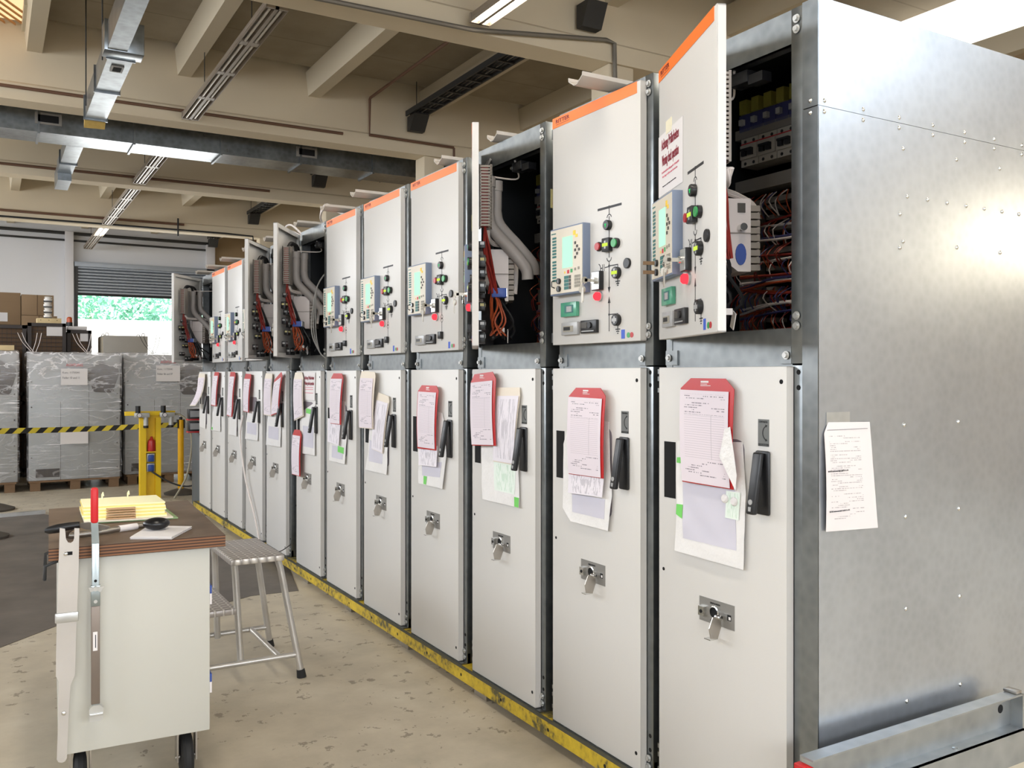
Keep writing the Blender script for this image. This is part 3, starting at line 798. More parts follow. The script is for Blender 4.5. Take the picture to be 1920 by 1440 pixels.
def relay_locks(m):
    for z in (.055, .024):
        m.cyl(cp(.07, -.0355, z), cp(.07, -.044, z), .0115, 0, 14); m.box(-.046, -.0435, -.0715, -.0685, z - .008, z + .008, 1)
    m.tube([cp(.035, -.036, .06), cp(.035, -.05, .055), cp(.035, -.05, .035), cp(.035, -.036, .03)], .0025, 0, 6)
def handle_dish(m):
    sb(m, .458, .513, -.012, 0, 1.108, 1.3, 0, .006)
def handle_lever(m):
    pts = [cp(.472, -.012, 1.292), cp(.5, -.012, 1.292), cp(.5, -.03, 1.296), cp(.472, -.03, 1.296)]
    a = [(.47, -.014, 1.295), (.502, -.014, 1.295), (.502, -.044, 1.112), (.47, -.044, 1.112)]
    vs = [cp(*p) for p in a] + [cp(p[0], p[1] - .02, p[2] + .002) for p in a]
    bv, fc = m._faces(vs, [(0, 1, 2, 3), (7, 6, 5, 4), (0, 4, 5, 1), (1, 5, 6, 2), (2, 6, 7, 3), (3, 7, 4, 0)], 0)
    bmesh.ops.bevel(m.bm, geom=list({e for f in fc for e in f.edges}), offset=.006, segments=3, profile=.5, affect='EDGES')
    m.cyl(cp(.486, -.057, 1.15), cp(.486, -.0595, 1.15), .008, 1, 12); m.box(-.0625, -.06, -.491, -.481, 1.122, 1.136, 1)
def arrowp(m):
    sb(m, .462, .505, -.0015, 0, 1.313, 1.394, 0)
    for q in range(10):
        u_ = R(115 + 13 * q); v_ = R(128 + 13 * q)
        seg(m, .505 + .024 * math.cos(u_), 1.353 + .024 * math.sin(u_), .505 + .024 * math.cos(v_), 1.353 + .024 * math.sin(v_), .0024, -.0026)
    for zz, sg in ((1.3755, 1), (1.331, -1)):
        m.prism([cp(.5, -.0018, zz + sg * .001), cp(.49, -.0018, zz + sg * .003), cp(.494, -.0018, zz - sg * .006)], (.001, 0, 0), 1)
    for f in m.bm.faces:
        if f.calc_center_median().x < -.0005 and len(f.verts) <= 4 and f.calc_area() < 4e-5: f.material_index = 1
    m.text('ÖFFNEN', .0095, 1, TM_DOOR(.467, -.002, 1.383), .032)
    sb(m, .463, .504, -.002, -.0012, 1.314, 1.321, 1)
    m.text('SCHLIESSEN', .006, 0, TM_DOOR(.465, -.0028, 1.3152), .036)
def lockplate(m):
    sb(m, .205, .363, -.0015, 0, .729, .807, 0)
    m.text('EINFAHREN', .0085, 1, TM_DOOR(.256, -.002, .792), .044); m.text('AUSFAHREN', .0085, 1, TM_DOOR(.256, -.002, .736), .044)
    n = 20
    m.lathe(cp(.277, -.0015, .768), (-1, 0, 0), [(.021, 0), (.021, .004), (.017, .006), (.0165, .0)], 2, 24)
    m.cyl(cp(.277, -.0016, .768), cp(.277, -.0024, .768), .0165, 3, 24)
    sb(m, .212, .238, -.014, -.0015, .748, .778, 2); m.cyl(cp(.225, -.014, .762), cp(.225, -.0155, .762), .006, 3, 10)
    sb(m, .333, .349, -.0025, -.0012, .756, .774, 3); sb(m, .339, .348, -.003, -.0022, .759, .768, 4)
def lockflap(m):
    pr = [(.0, 0, .0), (0, .0, .0)]
    pts = [(.0, .006), (-.035, .004), (-.052, -.03), (-.045, -.062), (-.012, -.066), (.004, -.03)]
    m.prism([(x * .9 - .012, -.31 + .000 * x, .762 + z) for x, z in pts], (0, -.003, 0), 0)
    m.box(-.055, -.022, -.313, -.285, .694, .697, 1)
    m.cyl((-.018, -.322, .762), (-.018, -.3, .762), .008, 1, 10)
def trough(m):
    def q(s, d, z): return cp(s, d, z + 2.624)
    sec = [(0, .018), (.002, .006), (.034, -.016), (.054, -.016), (.086, .006), (.088, .018), (.092, .018), (.09, .003), (.055, -.02), (.033, -.02), (-.002, .003), (-.004, .018)]
    a = [m.bm.verts.new(q(s, 0, z)) for s, z in sec]; b = [m.bm.verts.new(q(s, .42, z)) for s, z in sec]
    m.skin([a, b], 0, True, False)
# --- equipment on the inside of the opened doors (door coordinates)
def wireduct(m):
    sb(m, .40, .46, .03, .034, 2.16, 2.43); sb(m, .40, .46, .082, .086, 2.16, 2.43); [sb(m, s, s + .004, .03, .085, 2.165 + i * .0133, 2.165 + i * .0133 + .0078) for i in range(20) for s in (.40, .456)]; [sb(m, s, s + .004, d, d + .006, 2.16, 2.43) for s in (.40, .456) for d in (.03, .078)]
    sb(m, .406, .454, .04, .07, 2.165, 2.425, 1)
def housing(m):
    sb(m, .05, .25, .028, .05, 1.852, 2.105)
    m.prism([cp(.06, .05, 2.095), cp(.06, .165, 2.095), cp(.06, .165, 1.86), cp(.06, .135, 1.86), cp(.06, .05, 1.95)], (0, -.18, 0))
    m.prism([cp(.055, .166, 1.985), cp(.055, .05, 1.985), cp(.055, .05, 1.982), cp(.055, .166, 1.982)], (0, -.19, 0), 1)
def termstrip(m):
    for i in range(9): sb(m, .08, .23, .166, .19, 1.865 + i * .024, 1.884 + i * .024, 0)
    for i in range(9):
        for k in range(5): m.cyl(cp(.1 + k * .028, .19, 1.874 + i * .024), cp(.1 + k * .028, .192, 1.874 + i * .024), .006, 1, 6)
def whiteloop(m):
    for k in range(3):
        m.tube([cp(.42, .06 + .006 * k, 2.15), cp(.38, .075, 2.115 + .006 * k), cp(.25, .1, 2.112 + .006 * k), cp(.16, .155, 2.115 + .005 * k), cp(.14, .195 + .004 * k, 2.09), cp(.14, .2 + .005 * k, 2.0), cp(.15, .197 + .003 * k, 1.9)], .006, 0, 6, 5)
def swblock(z, s, h, w):
    def fn(m):
        sb(m, s - w / 2, s + w / 2, .028, .058, z - h / 2, z + h / 2, 0, .002); sb(m, s - w / 3, s + w / 3, .058, .06, z, z + h * .3, 1); sb(m, s + w / 2, s + w / 2 + .0015, .035, .052, z, z + .012, 1)
        sb(m, s - w / 2 - .012, s - w / 2, .03, .055, z - h / 4, z + h / 4, 0)
    return fn
def redbundle(m):
    rnd = random.Random(3)
    for k in range(9):
        s0 = .41 + .004 * k
        p = [cp(s0, .055, 2.17), cp(s0 - .0 + rnd.uniform(-.01, .01), .06 + rnd.uniform(-.01, .02), 2.06), cp(.40 + rnd.uniform(-.02, .03), .075 + rnd.uniform(-.01, .02), 1.98), cp(.38 + rnd.uniform(-.03, .03), .09 + rnd.uniform(-.02, .02), 1.88)]
        m.tube(p, .0042, 0, 5, 4)
def orangebundle(m):
    rnd = random.Random(5)
    for k in range(7):
        p = [cp(.39 + rnd.uniform(-.02, .02), .09, 1.9), cp(.36 + rnd.uniform(-.02, .03), .1 + rnd.uniform(-.02, .03), 1.83), cp(.33 + rnd.uniform(-.03, .04), .11 + rnd.uniform(-.03, .04), 1.76), cp(.29 + rnd.uniform(-.04, .05), .12 + rnd.uniform(-.04, .05), 1.70)]
        m.tube(p, .0042, 0, 5, 4)
def blackbundle(m):
    rnd = random.Random(8)
    for k in range(8):
        p = [cp(.37, .07, 2.06), cp(.33 + rnd.uniform(-.02, .02), .1, 1.95), cp(.28 + rnd.uniform(-.03, .03), .12 + rnd.uniform(-.02, .03), 1.85), cp(.22 + rnd.uniform(-.08, .08), .14 + rnd.uniform(-.04, .06), 1.74 + rnd.uniform(-.02, .04)), cp(.16 + rnd.uniform(-.05, .2), .12 + rnd.uniform(-.05, .06), 1.69)]
        m.tube(p, .006, 0, 5, 4)
def blueconn(m):
    sb(m, .33, .40, .085, .15, 1.865, 1.905, 0, .003)
    for i in range(4): sb(m, .335 + i * .017, .346 + i * .017, .15, .153, 1.868, 1.902, 1)
def cabletag(m):
    m.cbox(cp(.28, .16, 1.70), (.003, .03, .055), 0, Matrix.Rotation(R(25), 3, 'X')); m.cbox(cp(.31, .13, 1.725), (.03, .012, .02), 0)
def relayrow(m):
    for i in range(9):
        s = .05 + i * .058
        sb(m, s, s + .034, .33, .36, 2.46, 2.51, 0); sb(m, s + .006, s + .024, .32, .335, 2.42, 2.44, 1); sb(m, s - .01, s + .046, .34, .41, 2.40, 2.46, 2)
def breakers(m):
    for i in range(6):
        s = .06 + i * .085
        sb(m, s, s + .082, .33, .41, 2.27, 2.37, 0); sb(m, s + .002, s + .08, .322, .33, 2.295, 2.345, 0)
        sb(m, s + .015, s + .035, .312, .322, 2.305, 2.33, 1); sb(m, s + .045, s + .065, .312, .322, 2.305, 2.33, 1); sb(m, s + .015, s + .065, .308, .316, 2.322, 2.33, 1)
        for k in range(2):
            for z in (2.358, 2.28): m.cyl(cp(s + .02 + .04 * k, .3305, z), cp(s + .02 + .04 * k, .329, z), .006, 1, 8)
        sb(m, s, s + .082, .329, .3302, 2.349, 2.353, 2)
def panelrails(m):
    for z in (2.455, 2.205, 1.63): pass
    sb(m, .02, .59, .34, .41, 2.18, 2.225); sb(m, .02, .59, .34, .41, 2.375, 2.41); sb(m, .02, .59, .34, .41, 2.40 - .1, 2.335 - .04) if False else None
    sb(m, .02, .59, .335, .36, 2.385, 2.43) if False else None
    for s in (.02, .35): sb(m, s, s + .07, .36, .42, 1.62, 2.15)
    for z in (2.13, 2.03, 1.95): sb(m, .02, .59, .36, .4, z, z + .018)
    for k in range(17): sb(m, .43, .47, .36, .42, 1.64 + k * .03, 1.655 + k * .03)
    for k in range(14): sb(m, .15, .19, .36, .42, 1.64 + k * .036, 1.655 + k * .036)
def inwires(col, seed):
    def fn(m):
        rnd = random.Random(seed)
        for k in range(46):
            s = rnd.uniform(.03, .58); z = rnd.choice([2.13, 2.03, 1.95, 1.9, 1.8, 1.72]); q = rnd.uniform(-.05, .05)
            m.tube([cp(s, .35, z + .03), cp(s + q * .5, .31 + rnd.uniform(-.02, .02), z - .01), cp(s + q, .34, z - .055)], .0022, 0, 4, 3)
        for k in range(6):
            z = rnd.uniform(1.64, 2.1)
            m.tube([cp(.05, .335, z), cp(.3, .32 + rnd.uniform(-.02, .02), z + rnd.uniform(-.03, .03)), cp(.58, .335, z + rnd.uniform(-.04, .04))], .004, 0, 4, 4)
    return fn
def latch(m):
    sb(m, .28, .36, .055, .11, 2.45, 2.49, 0, .003); m.cyl(cp(.27, .06, 2.47), cp(.28, .06, 2.47), .008, 1, 10); sb(m, .36, .42, .06, .1, 2.44, 2.47, 0)

ORD = {1: 'nearest', 2: 'second', 3: 'third', 4: 'fourth', 5: 'fifth', 6: 'sixth', 7: 'seventh', 8: 'eighth', 9: 'ninth', 10: 'tenth', 11: 'eleventh', 12: 'farthest'}
LAB = {1: 'nearest grey switchgear cabinet, upper door with taped warning sign swung open, bright metal end wall',
       2: 'second switchgear cabinet from the near end, closed, between two with opened upper doors',
       3: 'third switchgear cabinet from the near end, upper door open edge-on showing wiring and dark inside',
       4: 'fourth switchgear cabinet from the near end, closed, right behind the edge-on open door',
       5: 'fifth switchgear cabinet from the near end, closed, two beige folders on its lower door',
       6: 'sixth switchgear cabinet from the near end, last closed one before two opened doors',
       7: 'seventh switchgear cabinet from the near end, open upper door with two grey hoses inside',
       8: 'eighth switchgear cabinet, open upper door half hidden behind the seventh',
       9: 'ninth switchgear cabinet from the near end, upper door hidden behind the opened eighth door',
       10: 'tenth switchgear cabinet from the near end, closed, beside the hidden ninth',
       11: 'eleventh switchgear cabinet, closed, next to the farthest one',
       12: 'farthest switchgear cabinet of the row, upper door opened over the wrapped units'}
CAB = {}
TROUGH = {1: (.12, .02), 2: (.297, -.122), 3: (.15, .0), 4: (.332, -.018), 5: (.032, -.1), 6: (.195, -.11), 10: (.1, -.1), 11: (.12, -.09)}
for i in range(1, 13):
    c = empty('switchgear_cabinet', (X0, YL[i], 0)); CAB[i] = c
    tag(c, LAB[i], 'cabinet', 'switchgear cabinets in a row')
    shared('frame', 'frame', frame, ['galvanized', 'steel_bright', 'dark_hole'], c)
    shared('body', 'body', bodym, ['galvanized'], c)
    shared('trough', 'top_trough', trough, ['trough_grey'], c, cp(*TROUGH.get(i, (.2, -.08)), 0))
    a = -R(OPEN.get(i, 0.))
    D = shared('upper', 'upper_door', upper_shell, ['door_paint', 'galvanized'], c, rot=(0, 0, a))
    shared('band', 'header_band', lambda m: sb(m, .0, .553, -.0012, .001, 2.536, 2.5775), ['orange_band'], D)
    shared('logo', 'lettering', lambda m: (m.text('RITTER', .022, 0, TM_DOOR(.026, -.0018, 2.553), .098, bold=.012), sb(m, .028, .122, -.0016, -.001, 2.546, 2.5475)), ['logo_red'], D)
    var = 0 if i < 3 else 1
    shared('mimic%d' % var, 'mimic_diagram', mimic(var), ['black_line'], D)
    def at(name, key, fn, mats, s, z, d=0.): return shared(key, name, fn, mats, D, cp(s, d, z))
    at('indicator', 'k1', knob(.019, .018), ['black_plastic'], .387, 2.086); at('indicator_mark', 'k1m', lambda m: (m.box(-.0188, -.0175, -.0018, .0018, -.008, .002), m.box(-.0188, -.0175, -.006, .006, .001, .004)), ['led_green'], .387, 2.086)
    at('position_switch', 'sq', sq(.022, .02), ['black_plastic'], .387, 2.012); at('indicator_mark', 'sqm', cross(.015, .02, 0), ['led_lime', 'meter_grey'], .387, 2.012)
    at('push_button', 'pbr', lambda m: (knob(.018, .008)(m), m.cyl((-.007, 0, 0), (-.015, 0, 0), .0145, 1, 16)), ['black_plastic', 'button_red'], .327, 2.013)
    at('push_button', 'pbg', lambda m: (knob(.019, .014)(m), m.cyl((-.012, 0, 0), (-.019, 0, 0), .0155, 1, 16)), ['black_plastic', 'button_green'], .436, 2.013)
    at('indicator', 'esw', knob(.022, .017), ['black_plastic'], .44, 1.903); at('indicator_mark', 'eswm', cross(.015, .017, 0), ['led_lime', 'meter_grey'], .44, 1.903)
    at('cover_cap', 'cap', knob(.019, .009), ['black_plastic'], .5, 1.932)
    at('key_switch', 'key', keylock, ['black_plastic', 'steel_bright', 'chrome'], .327, 1.883); at('keys', 'keys', keys, ['key_metal'], .327, 1.883)
    at('red_lamp', 'rl', lambda m: (m.cyl((0, 0, 0), (-.008, 0, 0), .019, 1, 16), m.lathe((-.008, 0, 0), (-1, 0, 0), [(.016, 0), (.016, .012), (.011, .018), (0, .02)], 0, 16)), ['red_lamp', 'meter_grey'], .33, 1.824)
    if var == 0:
        at('indicator', 'esw', None, None, .44, 1.729); at('indicator_mark', 'eswm2', cross(.013, .017, 0), ['meter_grey', 'meter_grey'], .44, 1.729)
        at('meter', 'gm', lambda m: (m.box(-.016, 0, -.11, 0, 0, .057, 0, .002), m.box(-.0175, -.0155, -.09, -.03, .014, .045, 1), m.box(-.0185, -.017, -.08, -.045, .018, .04, 2)), ['meter_green', 'key_teal', 'meter_grey'], .082, 1.758)
    else:
        at('indicator', 'sq3', sq(.016, .018), ['black_plastic'], .387, 1.728)
    at('counter', 'cnt', lambda m: (m.box(-.014, 0, -.113, 0, 0, .05, 0, .002), m.box(-.0155, -.0135, -.085, -.015, .012, .036, 1), m.box(-.016, -.015, -.066, -.02, .018, .032, 2)), ['meter_grey', 'key_grey', 'black_plastic'], .083, 1.685)
    at('timer_unit', 'tim', lambda m: (m.box(-.014, 0, -.105, 0, 0, .05, 0, .002), m.box(-.0155, -.0138, -.045, -.008, .02, .042, 2), m.cyl((-.014, -.065, .03), (-.02, -.065, .03), .012, 0, 12), m.box(-.0155, -.0138, -.09, -.01, .006, .01, 1)), ['black_plastic', 'meter_grey', 'key_dark'], .217, 1.687)
    shared('stick', 'marking_dots', lambda m: (sb(m, .462, .482, -.0012, 0, 1.659, 1.692, 0), m.cyl(cp(.504, -.0012, 1.671), cp(.504, 0, 1.671), .01, 1, 14), m.cyl(cp(.523, -.0012, 1.671), cp(.523, 0, 1.671), .01, 2, 14)), ['blue_sticker', 'button_green', 'button_red'], D)
    # protection relay: part with its own pieces, riding on the door
    P = shared('relay', 'control_unit', relay_box, ['relay_blue', 'relay_face'], c, loc=Matrix.Rotation(a, 3, 'Z') @ Vector(cp(.034, 0, 1.845)), rot=(0, 0, a))
    shared('rscr', 'screen', lambda m: sb(m, .093, .163, -.0375, -.0355, .104, .226), ['screen_glow'], P)
    shared('rled', 'label_strips', relay_leds, ['key_teal'], P)
    shared('rkey', 'keypad', relay_keys, ['key_grey'], P); shared('rarr', 'arrow_keys', relay_arrows, ['key_grey', 'key_dark'], P); shared('rstr', 'function_strips', relay_strips, ['key_teal', 'key_dark'], P); shared('rtit', 'title_bar', relay_title, ['key_teal'], P)
    shared('rcol', 'function_keys', relay_color, ['key_yellow', 'key_red', 'key_green'], P); shared('rtab', 'yellow_tabs', relay_tabs, ['key_yellow'], P)
    shared('rlok', 'key_switches', relay_locks, ['black_plastic', 'chrome'], P)
    if i == 1:
        child('keys', lambda m: [m.box(-.085, -.04, -.0715, -.0685, z - .006, z + .006) for z in (.055, .024)], ['wood_pallet'], P)
    L_ = shared('lower', 'lower_door', lower_shell, ['door_paint', 'galvanized', 'dark_hole'], c)
    shared('slot', 'grip_recess', lambda m: sb(m, .029, .087, -.0012, .001, 1.108, 1.299, 0, .0), ['dark_hole'], L_)
    shared('inspw', 'inspection_window', lambda m: m.prism([cp(.2825 + sg * .1225 - sg * .03 + sg * .03 * math.cos(R(t_)) if True else 0, -.0012, zc + .03 * math.sin(R(t_)) * zs) for sg, zc, zs, ts in ((1, 1.297, 1, (0, 30, 60, 90)), (-1, 1.297, 1, (90, 60, 30, 0)), (-1, 1.02, -1, (0, 30, 60, 90)), (1, 1.02, -1, (90, 60, 30, 0))) for t_ in ts], (.002, 0, 0)), ['window_lilac'], L_)
    shared('dish', 'handle_dish', handle_dish, ['black_plastic'], L_); shared('lev', 'handle_lever', handle_lever, ['black_plastic', 'meter_grey'], L_)
    shared('arr', 'arrow_plate', arrowp, ['arrow_plate', 'black_line'], L_)
    shared('lp', 'lock_plate', lockplate, ['plate_metal', 'black_line', 'chrome', 'dark_hole', 'white_paper'], L_); shared('lf', 'lock_flap', lockflap, ['steel_worn', 'chrome'], L_)
    if i in OPEN:
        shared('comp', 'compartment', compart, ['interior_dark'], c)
        shared('prow', 'relay_row', relayrow, ['relay_lime', 'meter_grey', 'wire_blue'], c)
        shared('brow', 'breaker_row', breakers, ['breaker_white', 'black_plastic', 'button_red'], c)
        shared('prail', 'mounting_rails', panelrails, ['rail_light'], c)
        for k, (col, sd) in enumerate((('wire_red', 1), ('wire_orange', 2), ('wire_blue', 3), ('wire_white', 4))):
            if k < 3 or i == 1: shared('iw%d' % k, 'cabinet_wiring', inwires(col, sd), [col], c)
        shared('latch', 'door_latch', latch, ['black_plastic', 'chrome'], c)
        shared('wd', 'slotted_duct', wireduct, ['duct_grey', 'wire_red'], D)
        kx = 1.42 if i == 1 else 1.
        for o_ in (shared('hs', 'relay_housing', housing, ['housing_white', 'duct_grey'], D), shared('ts', 'terminal_strip', termstrip, ['duct_grey', 'key_dark'], D), shared('wl', 'cable_loop', whiteloop, ['wire_white'], D)): o_.scale.x = kx
        if i == 1:
            child('socket', lambda m: m.prism([(.2 + .018 * math.cos(k * PI / 8), -.2405, 1.915 + .035 * math.sin(k * PI / 8)) for k in range(16)], (0, -.004, 0), 0), ['terminal_blue'], D)
            child('knob', lambda m: m.cyl((.2, -.24, 2.0), (.2, -.27, 2.0), .012, 0, 14), ['chrome'], D)
            child('display_window', lambda m: m.box(.19, .215, -.244, -.24, 2.05, 2.08, 0), ['key_dark'], D)
        for k, (z, s, h, w) in enumerate(((2.086, .40, .03, .1), (2.013, .44, .05, .09), (1.965, .38, .035, .1), (1.903, .44, .045, .06), (1.883, .34, .04, .05), (1.824, .38, .035, .07), (1.74, .44, .04, .06), (1.69, .3, .05, .12), (1.70, .17, .05, .1))):
            shared('sw%d' % k, 'switch_block', swblock(z, s, h, w), ['black_plastic', 'sticky_yellow' if k in (1, 5) else 'meter_grey'], D)
        shared('rb', 'wire_bundle', redbundle, ['wire_red'], D); (shared('ob', 'wire_bundle', orangebundle, ['wire_orange'], D) if i != 1 else None); shared('bb', 'wire_bundle', blackbundle, ['wire_black'], D)
        if i != 1: shared('bc', 'terminal_connector', blueconn, ['terminal_blue', 'steel_bright'], D)
        shared('ct', 'cable_tag', cabletag, ['white_paper'], D)
        if i != 1:
            rz = Matrix.Rotation(a, 3, 'Z')
            for k in range(2):
                def hose(m):
                    st = [rz @ Vector(cp(.27 - .085 * k, .075 + .035 * k, zz)) for zz in (2.395, 2.3, 2.24 + .03 * k)]
                    en = [st[2] + Vector((.015, -.01, -.06)), st[2] + Vector((.10, -.03, -.15)), st[2] + Vector((.165, -.05, -.23)), st[2] + Vector((.175, -.05, -.28))]
                    m.tube(st + en, .027, 0, 14, 7)
                    m.tube([st[0] + Vector((0, 0, .02)), st[0] + Vector((0, 0, -.025))], .031, 0, 14)
                child('conduit_hose', hose, ['hose_grey'], c)
            shared('cb', 'wire_bundle', lambda m: [m.tube([cp(.43, .06, 2.42), cp(.4 - .02 * q, .075, 2.46), cp(.31 - .06 * (q % 2), .08, 2.45), cp(.27 - .085 * (q % 2), .075, 2.39)], .011, 0, 8, 5) for q in range(4)], ['wire_black'], D)
        child('ground_cable', lambda m: m.tube([Matrix.Rotation(a, 3, 'Z') @ Vector(cp(.3, .03, 2.42)), cp(.24, .1, 2.43), cp(.27, .09, 2.47), cp(.3, .06, 2.5)], .004, 0, 6, 6), ['wire_white'], c)
# nearest cabinet: galvanized end wall
def endwall(m):
    y1, y0 = -.607, -.663
    m.box(.028, 1.4, y0, y0 + .004, .1, 2.2925, 0); m.box(.028, 1.4, y0 - .0008, y0 + .004, 2.2935, 2.602, 0)
    m.box(.026, .03, y0, y1, .1, 2.291, 1); m.box(.026, .0305, y0, y1, 2.294, 2.602, 1)
    m.box(.03, 1.4, y0, y1, 2.598, 2.602, 0)
    def rv(x, z): m.lathe((x - X0, y0, z), (0, -1, 0), [(.007, 0), (.0065, .002), (.003, .0045), (0, .005)], 2, 10)
    for x in (2.052, 2.219, 2.384, 2.548, 2.713, 2.875, 3.035, 3.2, 3.36):
        rv(x, 2.309); rv(x, 2.278)
    for x, z in [(2.403, 2.217), (2.67, 2.216), (2.907, 2.215), (2.388, 2.016), (2.403, 1.934), (2.388, 1.914), (2.672, 1.935), (2.91, 1.935), (2.408, 1.374), (2.679, 1.376), (2.414, 1.093), (2.682, 1.097), (2.416, .811), (2.687, .815), (2.421, .528), (2.69, .532)]: rv(x, z)
    for k in range(8): rv(2.423 + k * .0995, 2.073)
    for z in (2.312, 2.277): m.lathe((.026, -.635, z), (-1, 0, 0), [(.007, 0), (.003, .0045), (0, .005)], 2, 10)
child('end_panel', endwall, ['galvanized_panel', 'galvanized', 'chrome'], CAB[1])
# yellow base rail under the row
e = empty('base_rail', (2.0, 6, 0)); tag(e, 'long yellow painted steel rail under the switchgear row', 'rail')
def rail(m):
    m.box(-.025, .06, -4.24, 4.45, .042, .0985, 0)
    for i in range(22): m.cyl((-.0255, -4.1 + i * .39, .07), (-.024, -4.1 + i * .39, .07), .008, 1, 8)
child('rail', rail, ['rail_yellow', 'dark_hole'], e)
child('top_grime', lambda m: m.box(-.022, .0, -4.24, 4.45, .098, .1), ['rail_dirt'], e)
for y in [-4.1 + .9 * k for k in range(10)]:
    child('shim', lambda m: m.box(-.0, .055, y - .06, y + .06, .0005, .042), ['steel_worn'], e)
e2 = empty('base_rail', (3.2, 6, 0)); tag(e2, 'rear steel rail under the switchgear row, hidden behind the yellow one', 'rail')
child('rail', lambda m: m.box(-.05, .05, -4.24, 4.45, .001, .1), ['rail_dirt'], e2)
# cable bundle hanging beside the seventh cabinet, lead on the ninth
tag(child('grey_cable', lambda m: [m.tube([(2.1, 6.1, 2.3), (1.985, 6.07, 2.15), (1.965 - .012 * k, 6.05, 1.95), (1.965 - .014 * k, 6.04, 1.8), (1.985, 6.02, 1.68), (2.02, 6.0, 1.64)], .0045, 0, 6, 5) for k in range(3)], ['cable_grey'], None), 'grey cables hanging between the sixth cabinet and the open seventh', 'cable')
tag(child('grey_cable', lambda m: m.tube([(1.992, 8.22, 1.15), (1.96, 8.2, .95), (1.965, 8.03, .6), (1.975, 7.75, .3), (1.98, 7.62, .12)], .008, 0, 6, 6), ['wire_white'], None), 'pale cable hanging down slantwise across the ninth lower door', 'cable')
tag(child('grey_cable', lambda m: [m.tube([(2.2, 5.9, 2.61), (2.1, 6.2, 2.72 + .03 * k), (2.15, 6.5, 2.7), (2.3, 6.75, 2.62)], .008, 0, 6, 6) for k in range(2)], ['wire_white'], None), 'white cables looped over the top of the seventh cabinet', 'cable')
tag(child('grey_cable', lambda m: [m.tube([(2.2, 7.0, 2.61), (2.12, 7.15, 2.74 - .05 * k), (2.12, 7.35, 2.72 - .04 * k), (2.25, 7.55, 2.62)], .008, 0, 6, 6) for k in range(2)], ['wire_white'], None), 'white cable looped over the top of the eighth cabinet', 'cable')
# ================================================================== PAPERS ON THE DOORS
def polysheet(m, pts, dfn, thick=.0012, mat=0, cuts=5):
    """thin sheet hanging in front of a door: pts are (s, z), dfn gives its depth"""
    bm = bmesh.new()
    f = bm.faces.new([bm.verts.new((p[0], p[1], 0)) for p in pts])
    bmesh.ops.triangulate(bm, faces=[f])
    for _ in range(cuts - 2 if cuts > 2 else 1):
        bmesh.ops.subdivide_edges(bm, edges=[e for e in bm.edges if e.calc_length() > .03], cuts=1, use_grid_fill=False)
        bmesh.ops.triangulate(bm, faces=bm.faces[:])
    bm.verts.ensure_lookup_table()
    s0 = min(p[0] for p in pts); s1 = max(p[0] for p in pts); z0 = min(p[1] for p in pts); z1 = max(p[1] for p in pts)
    front = {}; back = {}
    for v in bm.verts:
        d = dfn(v.co.x, v.co.y)
        front[v] = m.bm.verts.new(cp(v.co.x, d, v.co.y)); back[v] = m.bm.verts.new(cp(v.co.x, d + thick, v.co.y))
    def uvset(fc, vs):
        for lp, v in zip(fc.loops, vs): lp[m.uv].uv = ((v.co.x - s0) / (s1 - s0), (v.co.y - z0) / (z1 - z0))
    for fc in bm.faces:
        vs = list(fc.verts)
        a = m.bm.faces.new([front[v] for v in vs]); a.material_index = mat; uvset(a, vs)
        b = m.bm.faces.new([back[v] for v in vs][::-1]); b.material_index = mat; uvset(b, vs[::-1])
    for e in bm.edges:
        if len(e.link_faces) == 1:
            u, v = e.verts
            a = m.bm.faces.new([front[u], front[v], back[v], back[u]]); a.material_index = mat
    bm.free()
def quadsheet(m, TL, TR, BR, BL, dfn, thick=.0008, mat=0, n=8):
    bm_f = []
    for j in range(n + 1):
        row = []
        for i in range(n + 1):
            u, v = i / n, j / n
            s = (TL[0] * (1 - u) + TR[0] * u) * (1 - v) + (BL[0] * (1 - u) + BR[0] * u) * v
            z = (TL[1] * (1 - u) + TR[1] * u) * (1 - v) + (BL[1] * (1 - u) + BR[1] * u) * v
            d = dfn(s, z)
            row.append((m.bm.verts.new(cp(s, d, z)), (u, 1 - v), m.bm.verts.new(cp(s, d + thick, z))))
        bm_f.append(row)
    for j in range(n):
        for i in range(n):
            q = [bm_f[j][i], bm_f[j][i + 1], bm_f[j + 1][i + 1], bm_f[j + 1][i]]
            f = m.bm.faces.new([x[0] for x in q]); f.material_index = mat
            for lp, x in zip(f.loops, q): lp[m.uv].uv = x[1]
            g = m.bm.faces.new([x[2] for x in q][::-1]); g.material_index = mat
            for lp, x in zip(g.loops, q[::-1]): lp[m.uv].uv = x[1]
    rim = [bm_f[0][i] for i in range(n)] + [bm_f[j][n] for j in range(n)] + [bm_f[n][i] for i in range(n, 0, -1)] + [bm_f[j][0] for j in range(n, 0, -1)]
    for a, b in zip(rim, rim[1:] + rim[:1]):
        f = m.bm.faces.new([a[0], b[0], b[2], a[2]]); f.material_index = mat
def hang(i, name, label, cat, grp, s, z):
    e = empty(name, (X0, YL[i], 0)); tag(e, label, cat, grp); return e
